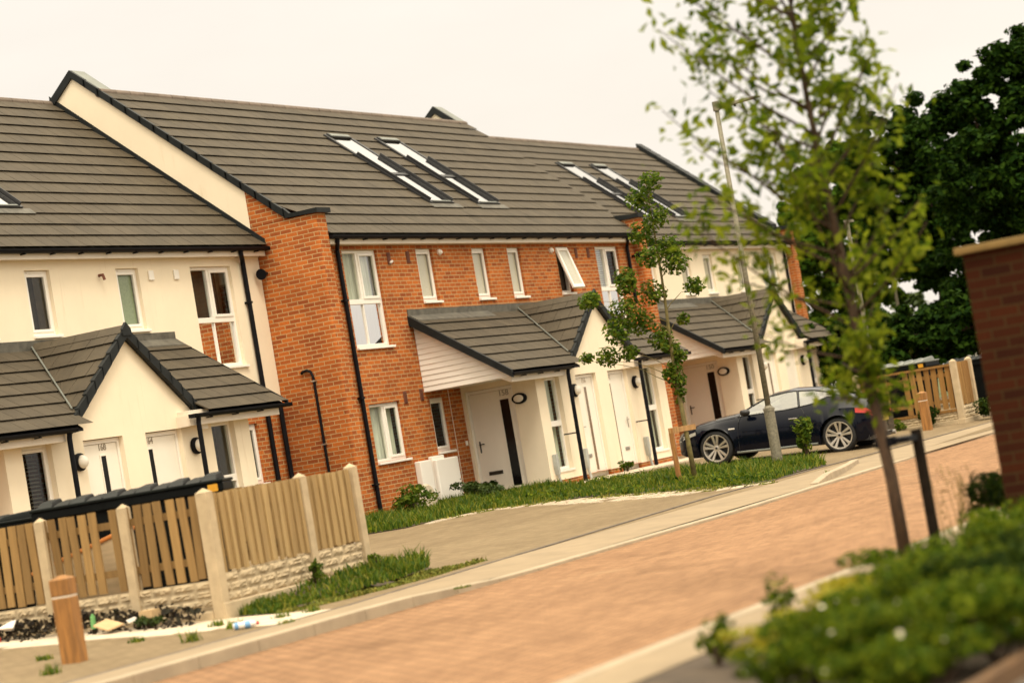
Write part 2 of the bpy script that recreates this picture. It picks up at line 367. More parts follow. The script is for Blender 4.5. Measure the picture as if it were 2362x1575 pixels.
# ------------------------------------------------------------------ walls with openings
def wall(mb, m, x0, x1, z0, z1, ops, rev=.11, w0=0):
    """front sheet with openings and reveals. m(u, w, z): u along, w outwards. w0 = wall plane"""
    mb.f = m
    xs = sorted({x0, x1, *[min(max(v, x0), x1) for o in ops for v in o[:2]]}); zs = sorted({z0, z1, *[min(max(v, z0), z1) for o in ops for v in o[2:]]})
    for i in range(len(xs) - 1):
        for j in range(len(zs) - 1):
            cx, cz = (xs[i] + xs[i + 1]) / 2, (zs[j] + zs[j + 1]) / 2
            if any(o[0] < cx < o[1] and o[2] < cz < o[3] for o in ops): continue
            mb.quad((xs[i], w0, zs[j]), (xs[i + 1], w0, zs[j]), (xs[i + 1], w0, zs[j + 1]), (xs[i], w0, zs[j + 1]))
    for a, b, c, d in ops:
        r = w0 - rev
        mb.quad((a, w0, c), (a, r, c), (a, r, d), (a, w0, d)); mb.quad((b, w0, c), (b, w0, d), (b, r, d), (b, r, c))
        mb.quad((a, w0, d), (a, r, d), (b, r, d), (b, w0, d)); mb.quad((a, w0, c), (b, w0, c), (b, r, c), (a, r, c))
    mb.f = None

def frame_rect(mb, x0, x1, z0, z1, t, w0, w1):
    mb.box(x0, x0 + t, w0, w1, z0, z1); mb.box(x1 - t, x1, w0, w1, z0, z1)
    mb.box(x0 + t, x1 - t, w0, w1, z0, z0 + t); mb.box(x0 + t, x1 - t, w0, w1, z1 - t, z1)

def window(root, x0, x1, z0, z1, y, style, behind=None, sill=True):
    """window in a wall facing -y whose plane is y. local w = y - outwards"""
    f = lambda u, w, z: (u, y - w, z)
    mb = MB(f); wb, wf = -.13, -.06
    frame_rect(mb, x0, x1, z0, z1, .055, wb, wf)
    panes = []
    if style == 'tall':                 # big stair window: two upper lights over two film-glazed lower lights
        zt = z0 + (z1 - z0) * .47; xm = x0 + (x1 - x0) * .47
        mb.box(x0 + .055, x1 - .055, wb, wf, zt - .045, zt + .045)
        mb.box(xm - .035, xm + .035, wb, wf, zt + .045, z1 - .055)
        mb.box(xm - .012, xm + .012, wb, wf - .01, z0 + .055, zt - .045)
        frame_rect(mb, xm + .035, x1 - .055, zt + .045, z1 - .055, .05, wf - .02, wf + .016)
        panes = [(x0 + .055, xm - .035, zt + .045, z1 - .055, 'glass'), (xm + .035, x1 - .055, zt + .045, z1 - .055, 'glass'),
                 (x0 + .055, xm - .012, z0 + .055, zt - .045, 'filmglass'), (xm + .012, x1 - .055, z0 + .055, zt - .045, 'filmglass')]
    elif style == 'pair':
        xm = x0 + (x1 - x0) * .5
        mb.box(xm - .035, xm + .035, wb, wf, z0 + .055, z1 - .055)
        frame_rect(mb, xm + .035, x1 - .055, z0 + .055, z1 - .055, .05, wf - .02, wf + .016)
        panes = [(x0 + .055, xm - .035, z0 + .055, z1 - .055, 'glass'), (xm + .035, x1 - .055, z0 + .055, z1 - .055, 'glass')]
    elif style == 'stack':
        zt = z0 + (z1 - z0) * .5
        mb.box(x0 + .055, x1 - .055, wb, wf + .012, zt - .055, zt + .055)
        panes = [(x0 + .055, x1 - .055, zt + .055, z1 - .055, 'glass'), (x0 + .055, x1 - .055, z0 + .055, zt - .055, 'glass')]
    elif style == 'open':
        pass
    else:
        frame_rect(mb, x0 + .055, x1 - .055, z0 + .055, z1 - .055, .045, wf - .02, wf + .014)
        panes = [(x0 + .1, x1 - .1, z0 + .1, z1 - .1, style)]
    if style not in ('open',):
        mb.box(x0 + .12, x1 - .12, wf + .001, wf + .012, z1 - .045, z1 - .02)      # trickle vent
    fr = mb.build('window', M['upvc'], root, bevel=.006)
    for a, b, c, d, mm in panes:
        p = MB(f); p.quad((a, -.1, c), (b, -.1, c), (b, -.1, d), (a, -.1, d)); p.build('pane', M[mm], fr)
    if sill:
        s = MB(f); s.box(x0 - .005, x1 + .05, -.06, .05, z0 - .045, z0 - .002); s.build('sill', M['upvc'], fr, bevel=.006)
    if style == 'open':                 # top hung sash swung out at its foot
        ang = R(17); g = lambda u, w, z: (u, y + .06 - (math.cos(ang) * w - math.sin(ang) * (z - z1 + .03)) - 0, z1 - .03 + math.cos(ang) * (z - z1 + .03) + math.sin(ang) * w)
        g = lambda u, w, z: (u, y + .03 - math.sin(ang) * (z1 - .03 - z) - math.cos(ang) * w, z1 - .03 - math.cos(ang) * (z1 - .03 - z) - math.sin(ang) * w * -1)
        o = MB(g); frame_rect(o, x0 + .01, x1 - .01, z0 + .02, z1 - .03, .075, 0, .05); sa = o.build('open_sash', M['upvc'], fr, bevel=.006)
        p = MB(g); p.quad((x0 + .08, .025, z0 + .09), (x1 - .08, .025, z0 + .09), (x1 - .08, .025, z1 - .1), (x0 + .08, .025, z1 - .1)); p.build('sash_pane', M['frost'], fr)
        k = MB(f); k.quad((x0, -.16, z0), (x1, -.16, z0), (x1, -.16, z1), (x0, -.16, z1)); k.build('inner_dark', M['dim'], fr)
    if behind:
        k = MB(f)
        if behind == 'curtain':
            n = 34; pts = [(x0 + .05 + (x1 - x0 - .1) * i / n, -.20 - .018 * math.sin(i * 2.1) - .01 * math.sin(i * .7)) for i in range(n + 1)]
            for i in range(n): k.quad((pts[i][0], pts[i][1], z0 + .05), (pts[i + 1][0], pts[i + 1][1], z0 + .05), (pts[i + 1][0], pts[i + 1][1], z1 - .04), (pts[i][0], pts[i][1], z1 - .04))
            k.build('curtain', M['curtain'], fr)
        elif behind == 'blind':
            zz = z0 + .05
            while zz < z1 - .05:
                k.hexa([(x0 + .05, -.18, zz), (x0 + (x1 - x0) * .74, -.18, zz), (x0 + (x1 - x0) * .74, -.182, zz + .002), (x0 + .05, -.182, zz + .002),
                        (x0 + .05, -.2, zz + .036), (x0 + (x1 - x0) * .74, -.2, zz + .036), (x0 + (x1 - x0) * .74, -.202, zz + .038), (x0 + .05, -.202, zz + .038)]); zz += .05
            k.build('blind', M['blind'], fr)
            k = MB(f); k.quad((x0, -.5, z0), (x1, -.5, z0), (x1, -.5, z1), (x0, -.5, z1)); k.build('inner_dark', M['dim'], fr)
        elif behind == 'darkblind':
            zz = z0 + .05
            while zz < z1 - .05:
                k.hexa([(x0 + .05, -.16, zz), (x0 + (x1 - x0) * .8, -.16, zz), (x0 + (x1 - x0) * .8, -.162, zz + .002), (x0 + .05, -.162, zz + .002),
                        (x0 + .05, -.175, zz + .02), (x0 + (x1 - x0) * .8, -.175, zz + .02), (x0 + (x1 - x0) * .8, -.177, zz + .022), (x0 + .05, -.177, zz + .022)]); zz += .055
            k.build('blind', M['dim'], fr)
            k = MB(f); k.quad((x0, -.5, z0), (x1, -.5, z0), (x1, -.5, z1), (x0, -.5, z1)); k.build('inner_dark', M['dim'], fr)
        else:
            k.quad((x0, -.35, z0), (x1, -.35, z0), (x1, -.35, z1), (x0, -.35, z1)); k.build('inner_dark', M['dim'], fr)  # flat dark sheet stands in for the unlit room behind the glass
    return fr

def door(root, m, x0, x1, z1, number, glass_x, glass, numat, handle_left=True, w0=-.1, facing='-y', num_at=None, lb=True):
    """slab door with a long glazed strip. m(u, w, z)"""
    mb = MB(m); wb, wf = w0 - .06, w0
    mb.box(x0, x0 + .05, wb, wf + .02, 0, z1); mb.box(x1 - .05, x1, wb, wf + .02, 0, z1); mb.box(x0 + .05, x1 - .05, wb, wf + .02, z1 - .06, z1)
    fr = mb.build('door_frame', M['upvc'], root, bevel=.005)
    s = MB(m); s.box(x0 + .055, x1 - .055, wb + .01, wf, .03, z1 - .065)
    gx0, gx1 = glass_x
    for a, b, c, d in ((gx0 - .025, gx0, .13, z1 - .22), (gx1, gx1 + .025, .13, z1 - .22), (gx0, gx1, .13, .155), (gx0, gx1, z1 - .245, z1 - .22)):
        s.box(a, b, wf, wf + .012, c, d)
    d = s.build('door', M['door'], root, bevel=.004)
    g = MB(m); g.box(gx0 + .002, gx1 - .002, wf + .001, wf + .005, .157, z1 - .247); g.build('glazed_strip', M[glass], d)
    h = MB(m); hx = (x0 + .13) if handle_left else (x1 - .13)
    h.box(hx - .014, hx + .014, wf, wf + .012, .87, 1.09)
    dx = .11 if handle_left else -.11
    h.box(min(hx, hx + dx), max(hx, hx + dx), wf + .03, wf + .045, 1.02, 1.04); h.box(hx - .008, hx + .008, wf, wf + .045, 1.02, 1.04)
    h.build('handle', M['bronze'] if facing == '-x' else M['steel'], d, bevel=.003)
    if lb:
        l = MB(m); c0 = (x0 + gx0) / 2 + .02 if handle_left else (gx1 + x1) / 2 - .02
        wdt = .15 if facing == '-x' else .10
        l.box(c0 - wdt, c0 + wdt, wf, wf + .014, .42, .49); l.box(c0 - wdt + .02, c0 + wdt - .02, wf + .014, wf + .02, .435, .475)
        l.build('letterbox', M['bronze'] if facing == '-x' else M['steel'], d, bevel=.003)
    if number:
        u = num_at[0]
        at = m(u, wf + .004, num_at[1])
        text_mesh('number', number, .135, numat, d, at, facing)
    return d

def bulkhead(root, m, u, z, r, rx=1.0):
    at = m(u, 0, z); ax = 'y' if abs(m(u, 1, z)[1] - at[1]) > .5 else 'x'
    b = MB(); b.lathe([(r * .9, 0), (r, .01), (r, .05), (r * .82, .075)], at, ax, 24, sx=rx)
    bo = b.build('wall_lamp', M['black'], root, smooth=False)
    d = MB(); d.lathe([(r * .76, .07), (r * .74, .095), (r * .6, .125), (r * .35, .145), (.004, .152)], at, ax, 24, sx=rx)
    d.build('lamp_diffuser', M['lampglow'], bo, smooth=True)

# ------------------------------------------------------------------ one house of the terrace
WX0, WX1 = -2.3, 11.35
def gutter(root, x0, x1, y, z):
    mb = MB(); n = 10
    prof = [(y - .055 * math.cos(math.pi * i / n) , z - .065 * math.sin(math.pi * i / n)) for i in range(n + 1)]
    prof += [(p[0] * .86 + y * .14, z + (p[1] - z) * .86 + .001) for p in reversed(prof)]
    mb.prism(prof, 0, x0, x1)
    mb.box(x0 - .005, x0, y - .055, y + .055, z - .06, z); mb.box(x1, x1 + .005, y - .055, y + .055, z - .06, z)
    k = x0 + .5
    while k < x1 - .2: mb.box(k, k + .03, y - .03, y + .08, z - .085, z - .066); k += .72
    return mb.build('gutter', M['black'], root)
def pipe(root, pts, r=.036, name='downpipe', clips=()):
    mb = MB(); mb.tube(pts, r, 10)
    for x, y, z in clips: mb.box(x - .07, x + .05, y - .045, y + .05, z - .018, z + .018)
    return mb.build(name, M['black'], root, smooth=False)

def make_porch(H, dx, numbers, W, e1=2.82):
    """lean-to porch with a middle gable, two recessed doors at its ends. dx shifts it along the wall"""
    X = lambda x: x + dx
    f = lambda u, w, z: (u + dx, -1.6 + -w, z)
    side = lambda u, w, z: (X(1.95) - w, u, z)
    d1, d2 = (3.74, 4.70), (5.27, 6.20); w1, w2 = (2.34, 3.0), (7.02, 7.66)
    ops = [(w1[0], w1[1], .28, 2.08), (w2[0], w2[1], .28, 2.08), (d1[0], d1[1], 0, 2.06), (d2[0], d2[1], 0, 2.06)]
    mb = MB(); wall(mb, f, 1.95, 8.08, .115, 2.355, [(a, b, max(c, .115), d) for a, b, c, d in ops], rev=.15)
    # gable triangle above
    mb.f = None
    mb.prism([(X(3.42), 2.355), (X(6.68), 2.355), (X(5.05), 3.585)], 1, -1.6, -1.5)
    # side walls
    wall(mb, side, -1.6, .0, .115, 2.3, [(-1.10, -.06, .115, 2.06)], rev=.16)
    mb.f = None
    mb.quad((X(8.08), -1.6, .115), (X(8.08), 0, .115), (X(8.08), 0, 2.3), (X(8.08), -1.6, 2.3))
    mb.build('porch_wall', M['render'], H)
    pl = MB(); wall(pl, f, 1.96, 8.07, -.3, .116, [(a, b, -.3, .12) for a, b in (d1, d2)], rev=.12, w0=-.012)
    pl.f = None; pl.quad((X(1.962), -1.588, -.3), (X(1.962), -1.10, -.3), (X(1.962), -1.10, .116), (X(1.962), -1.588, .116))
    pl.build('plinth', M['brick'], H)
    for q in ((X(d1[0]), X(d1[1]), -1.55, -1.2), (X(d2[0]), X(d2[1]), -1.55, -1.2), (X(1.99), X(2.3), -1.10, -.06)):
        st = MB(); st.box(*q, -.2, .02); st.build('threshold', M['slab'], H)
    # windows and doors
    window(H, X(w1[0]), X(w1[1]), .30, 2.08, -1.57, W[0], W[1]); window(H, X(w2[0]), X(w2[1]), .30, 2.08, -1.57, W[2], W[3])
    fd = lambda u, w, z: (u + dx, -1.6 - w, z)
    door(H, fd, d1[0], d1[1], 2.05, numbers[1], (4.23, 4.35), W[4], W[5], True, -.10, '-y', (4.29 + .0, 1.93))
    door(H, fd, d2[0], d2[1], 2.05, numbers[2], (5.41, 5.52), W[4], W[5], False, -.10, '-y', (5.465, 1.93))
    door(H, side, -.06 - 1.04, -.06, 2.055, '', (-.93 - .02, -.76), 'darkglass', M['numeral'], False, -.08, '-x', None)
    if numbers[0]: text_mesh('number', numbers[0], .15, M['numeral'], H, (X(1.95) + .075, -.86, 1.925), '-x')
    bulkhead(H, f, 3.56, 1.76, .13); bulkhead(H, f, 6.50, 1.76, .13)
    # oval lamp on the recess wall
    at = side(-1.23, 0, 1.77)
    b = MB(); b.lathe([(.155, 0), (.16, .03), (.15, .06), (.118, .07)], at, 'x', 28, sy=.66); bo = b.build('wall_lamp', M['black'], H)
    d = MB(); d.lathe([(.117, .06), (.10, .075), (.05, .085), (.003, .088)], at, 'x', 28, sy=.66); d.build('lamp_diffuser', M['lampglow'], bo, smooth=True)
    # roof
    zt, ye, ze = 3.56, -1.93, 2.235
    sl = math.hypot(-ye, zt - ze); dn = (0, ye / sl, (ze - zt) / sl); nr = (0, -(zt - ze) / sl, -ye / sl)
    k = (zt - ze) / sl                   # drop per metre of slope
    gz, gs = 3.62, .80
    va = lambda s: (gz - (zt - k * s)) / gs      # half width of the gable roof where it meets the lean-to
    mb = MB()
    smax = (1.62 / 1.93) * sl
    tiles(mb, (X(0), 0, zt), (1, 0, 0), dn, nr, lambda s: .42, lambda s: 5.05 - va(min(s, smax)) + (0 if s <= smax else 0), sl, .335)
    tiles(mb, (X(0), 0, zt), (1, 0, 0), dn, nr, lambda s: 5.05 + va(min(s, smax)), lambda s: 8.78, sl, .335)
    rise = 1.0; hl = math.sqrt(1 + gs * gs); gl = 1.66 * hl
    yv = lambda s: max(-1.62, -((zt - (gz - gs * s / hl)) / (zt - ze)) * 1.93) if (gz - gs * s / hl) < zt else 0
    for sg in (-1, 1):
        tiles(mb, (X(5.05), 0, gz), (0, 1, 0), (sg / hl, 0, -gs / hl), (sg * gs / hl, 0, 1 / hl), lambda s: -1.66, lambda s: min(0, yv(s)), gl, .335)
    roof = mb.build('porch_roof', M['tile'], H)
    # under-tile deck so nothing shows through the gaps
    dk = MB()
    yc = -1.5; zc = zt + (zt - ze) * yc / 1.93
    for a, b in ((.44, 3.40), (6.70, 8.77)): dk.prism([(0, zt - .01), (ye + .03, ze - .01), (ye + .03, ze - .05), (0, zt - .09)], 0, X(a), X(b))
    dk.prism([(0, zt - .012), (yc, zc - .012), (yc, zc - .05), (0, zt - .09)], 0, X(3.40), X(6.70))
    for sg in (-1, 1):
        dk.hexa([(X(5.05), -1.6, gz - .1), (X(5.05 + sg * 1.62), -1.6, gz - 1.62 * gs - .1), (X(5.05 + sg * 1.62), -1.3, gz - 1.62 * gs - .1), (X(5.05), -.02, gz - .1),
                 (X(5.05), -1.6, gz - .012), (X(5.05 + sg * 1.62), -1.6, gz - 1.62 * gs - .012), (X(5.05 + sg * 1.62), -1.3, gz - 1.62 * gs - .012), (X(5.05), -.02, gz - .012)])
    dk.build('roof_deck', M['black'], roof)
    # ridge of gable, verge units, valley strips
    rg = MB(); y = -1.70
    while y < -.05:
        y2 = min(y + .44, 0); rg.prism([(X(5.05) - .14, gz - .055), (X(5.05) - .02, gz + .062), (X(5.05) + .02, gz + .062), (X(5.05) + .14, gz - .055)], 1, y, y2 - .006); y += .44
    rg.build('ridge_tiles', M['tile_dark'], roof)
    vg = MB()
    for sg in (-1, 1):
        for i in range(7):
            a, b = i * gl / 7 / hl, (i + 1) * gl / 7 / hl + .02
            if i == 6: b = 1.66
            za, zb = gz - gs * a, gz - gs * b; l = .03
            p = [(X(5.05 + sg * a), za + .03), (X(5.05 + sg * b), zb + .03 + l), (X(5.05 + sg * b), zb - .12), (X(5.05 + sg * a), za - .13 + .0)]
            vg.prism(p, 1, -1.715, -1.64)
    vg.prism([(X(5.05) - .11, gz - .1), (X(5.05) - .10, gz + .0), (X(5.05), gz + .10), (X(5.05) + .10, gz), (X(5.05) + .11, gz - .1)], 1, -1.735, -1.69)
    vg.build('verge', M['verge'], roof)
    vv = MB()
    for sg in (-1, 1):
        for o, r_ in ((0, .014),):
            vv.tube([(X(5.05 + sg * va(.02)), -.02, zt + .075), (X(5.05 + sg * va(smax)), -1.93 * smax / sl, zt - k * smax + .085)], r_, 6)
    vv.build('valley', M['capmetal'], roof)
    # end verges of the lean-to: dark boards over white cladding on the left, thin edge on the right
    bg = MB()
    bg.prism([(.0, zt + .05), (ye - .02, ze + .05), (ye - .02, ze - .09), (.0, zt - .13)], 0, X(.36), X(.425)); bg.build('bargeboard', M['verge'], roof); bg = MB()
    bg.prism([(.0, zt + .045), (ye - .02, ze + .045), (ye - .02, ze - .03), (.0, zt - .05)], 0, X(8.782), X(8.81))
    bg.build('bargeboard', M['verge'], roof)
    cl = MB()
    ybot = -1.82; zc0 = 2.17
    zz = zc0
    while zz < zt - .1:                 # shiplap boards
        z2 = min(zz + .098, zt - .1)
        yb = -1.93 * (zt - .1 - zz) / (zt - ze); yb2 = -1.93 * (zt - .1 - z2) / (zt - ze)
        yb, yb2 = max(yb, ybot), max(yb2, ybot)
        if yb2 < -.02 or yb < -.02: cl.hexa([(X(.525), 0, zz), (X(.525), yb, zz), (X(.56), yb, zz), (X(.56), 0, zz), (X(.540), 0, z2), (X(.540), yb2, z2), (X(.56), yb2, z2), (X(.56), 0, z2)])
        zz += .1
    cl.build('cladding', M['upvc'], H)
    cr = MB(); cr.prism([(0, zc0), (ybot, zc0), (ybot, zc0 + .1), (0, zt - .12)], 0, X(8.62), X(8.65)); cr.build('cladding', M['upvc'], H)
    for a, b in ((.53, e1), (6.12, 8.66)):
        fa = MB()
        fa.box(X(a), X(b), -1.84, -1.815, 2.065, 2.235); fa.box(X(a) + .045, X(b) - .045, -1.815, -1.6, 2.165, 2.18)
        if a < 1: fa.prism([(-1.815, 2.065), (-1.60, 2.17), (-1.815, 2.2)], 0, X(a), X(a) + .04); fa.box(X(b) - .04, X(b), -1.815, -1.6, 2.06, 2.235)
        else: fa.box(X(a), X(a) + .04, -1.815, -1.6, 2.06, 2.235); fa.box(X(a) + .04, X(6.8), -1.815, -1.6, 2.185, 2.3)
        fa.build('fascia', M['fascia'], H, bevel=.004)
    so = MB(); so.box(X(.56), X(1.95), -1.6, 0, 2.165, 2.18); so.build('soffit', M['upvc'], H); so = MB(); so.box(X(8.08), X(8.62), -1.6, 0, 2.165, 2.18); so.build('soffit', M['upvc'], H)
    gutter(H, X(.40), X(e1 + .12), -1.93, 2.235); gutter(H, X(6.06), X(8.86), -1.93, 2.235)
    for px in (e1 + .0, 6.26):
        pipe(H, [(X(px), -1.92, 2.20), (X(px), -1.90, 2.10), (X(px), -1.89, -.02)], .038)
        k = MB(); k.box(X(px) - .012, X(px) + .012, -1.89, -1.6, .94, .965); k.build('pipe_bracket', M['black'], H)
    # lead flashing
    fl = MB(); fl.box(X(.38), X(8.76), -.022, 0, zt + .0, zt + .17)
    fl.hexa([(X(.42), -.022, zt + .03), (X(3.6), -.022, zt + .03), (X(3.6), -.2, zt - .10), (X(.42), -.18, zt - .085),
             (X(.42), -.022, zt + .055), (X(3.6), -.022, zt + .055), (X(3.6), -.2, zt - .07), (X(.42), -.18, zt - .055)])
    fl.hexa([(X(6.2), -.022, zt + .03), (X(8.76), -.022, zt + .03), (X(8.76), -.2, zt - .10), (X(6.2), -.18, zt - .085),
             (X(6.2), -.022, zt + .055), (X(8.76), -.022, zt + .055), (X(8.76), -.2, zt - .07), (X(6.2), -.18, zt - .055)])
    fl.build('flashing', M['lead'], H)
    # grey gas riser covers by the wall foot
    for gx in (2.18, 3.52, 6.52, 7.86):
        g = MB(); y0 = -1.6
        g.prism([(X(gx) - .045, .62), (X(gx) - .06, .40), (X(gx) - .03, .22), (X(gx) + .03, .22), (X(gx) + .06, .40), (X(gx) + .045, .62)], 1, y0 - .09, y0 - .002)
        g.tube([(X(gx), y0 - .05, .24), (X(gx) + .03, y0 - .06, .1), (X(gx) + .03, y0 - .1, -.1)], .03, 8)
        g.build('pipe_cover', M['gaspipe'], H, bevel=.012)

def make_house(kind, off, label, wins, numbers, W, pdx, x0=WX0, x1=WX1, sky_xs=(), lower=()):
    H = thing('terraced_house', label, 'house', (off[0], off[1], 0), 0, 'terraced houses in one row')
    f = lambda u, w, z: (u, -w, z)
    rend = kind == 'render'
    # facade
    ops = [(a, b, c, d) for a, b, c, d, *_ in wins]; lops = [(a, b, c, d) for a, b, c, d, *_ in lower]
    zs = 2.36 if rend else 0
    up = MB(); wall(up, f, x0, x1, max(zs, -.3), 5.02, ops + ([] if rend else lops))
    up.f = None
    up.build('wall', M['render'] if rend else M['brick'], H)
    if not rend:
        bs = MB(); bs.quad((x0, 0, -.3), (x1, 0, -.3), (x1, 0, 0), (x0, 0, 0)); bs.build('wall_foot', M['brick'], H)
    else:
        lo = MB(); wall(lo, f, x0, x1, -.3, 2.36, lops); lo.build('lower_wall', M['brick'], H)
    bk = MB(); bk.box(x0, x1, 8.0, 8.1, -.3, 5.02); bk.box(x0, x0 + .1, .9, 8, -.3, 5.02); bk.box(x1 - .1, x1, .9, 8, -.3, 5.02); bk.box(x0 + .1, x1 - .1, .9, 8.0, 2.4, 2.5)
    bk.build('back_wall', M['render'] if rend else M['brick'], H)
    for w in wins + list(lower): window(H, w[0], w[1], w[2], w[3], 0, w[4], w[5] if len(w) > 5 else None)
    # soldier course under the fascia
    # roof: front with courses, back plain
    sl = (RIDGE_Y - EAVE_Y) / PITCH_COS
    mb = MB()
    rx0, rx1 = (x0 - .38, x1 + .40) if not rend else (x0, x1)
    if kind == 'render' and off[0] > 0: rx0, rx1 = x0 + .05, x1 + .0
    tiles(mb, (0, RIDGE_Y, RIDGE_Z), (1, 0, 0), (0, -PITCH_COS, -PITCH_SIN), (0, -PITCH_SIN, PITCH_COS), lambda s: rx0 if (rend or RIDGE_Y - s * PITCH_COS > .5) else x0 + .02, lambda s: rx1 if (rend or RIDGE_Y - s * PITCH_COS > .5) else x1 - .0, sl, .355)
    roof = mb.build('roof', M['tile'], H)
    dk = MB(); dk.prism([(EAVE_Y + .02, EAVE_Z - .02), (RIDGE_Y, RIDGE_Z - .015), (8.0, EAVE_Z), (8.0, EAVE_Z - .12), (RIDGE_Y, RIDGE_Z - .14), (EAVE_Y + .06, EAVE_Z - .10)], 0, max(rx0, x0) + .02, min(rx1, x1) - .02)
    dk.build('roof_deck', M['tile_dark'], roof)
    rg = MB(); u = rx0 + .02
    while u < rx1:
        u2 = min(u + .445, rx1)
        rg.tube([(u, RIDGE_Y, RIDGE_Z - .02), (u2 - .012, RIDGE_Y, RIDGE_Z - .02)], .085, 12); u += .45
    rg.build('ridge_tiles', M['ridge'], roof)
    fa = MB(); fa.box(x0, x1, -.16, -.135, 4.95, 5.09); fa.box(x0, x1, -.135, 0, 4.99, 5.005); fa.box(x0, x1, -.03, -.001, 4.955, 4.99)
    fa.build('fascia', M['fascia'], H, bevel=.003)
    gutter(H, x0 + .0, x1, -.225, 5.10)
    # roof windows
    for sx in sky_xs:
        def P(u, w, s):                  # u along, w out of slope, s up the slope from y=.72
            y = .72 + s * PITCH_COS; z = EAVE_Z + TAN * (.72 - EAVE_Y) + s * PITCH_SIN
            return (sx + u, y - w * PITCH_SIN, z + w * PITCH_COS)
        Ls = 2.84; wd = 1.0
        r = MB(P)
        r.box(0, .09, 0, .085, 0, Ls); r.box(wd - .09, wd, 0, .085, 0, Ls); r.box(.09, wd - .09, 0, .09, 0, .07); r.box(.09, wd - .09, 0, .11, Ls - .14, Ls); r.box(.09, wd - .09, 0, .09, 1.14, 1.23)
        fr = r.build('roof_window', M['carblack'], roof, bevel=.006)
        g = MB(P); g.box(.07, wd - .07, .055, .07, .07, 1.15); g.build('lower_pane', M['skyglass'], fr)
        g = MB(P); g.box(.07, wd - .07, .055, .07, 1.22, Ls - .16); g.build('upper_pane', M['skyglass'], fr)
        for q in ((.12, wd - .12, .112, .120, Ls - .12, Ls - .03), (.12, wd - .12, .092, .10, .02, .05), (.08, wd - .08, .072, .085, 1.165, 1.205)):
            fm = MB(P); fm.box(*q); fm.build('sash_trim', M['capmetal'], fr)
        for u0 in (.02, wd - .05):
            rl = MB(P); rl.box(u0, u0 + .02, .086, .145, .05, 1.98)
            rl.build('side_rail', M['carblack'], fr)
        ap = MB(P); ap.box(-.08, wd + .16, .045, .058, -.16, -.005); ap.build('apron', M['lead'], roof)
    make_porch(H, pdx, numbers, W, 3.05 if off[0] < -5 else 2.82)
    return H

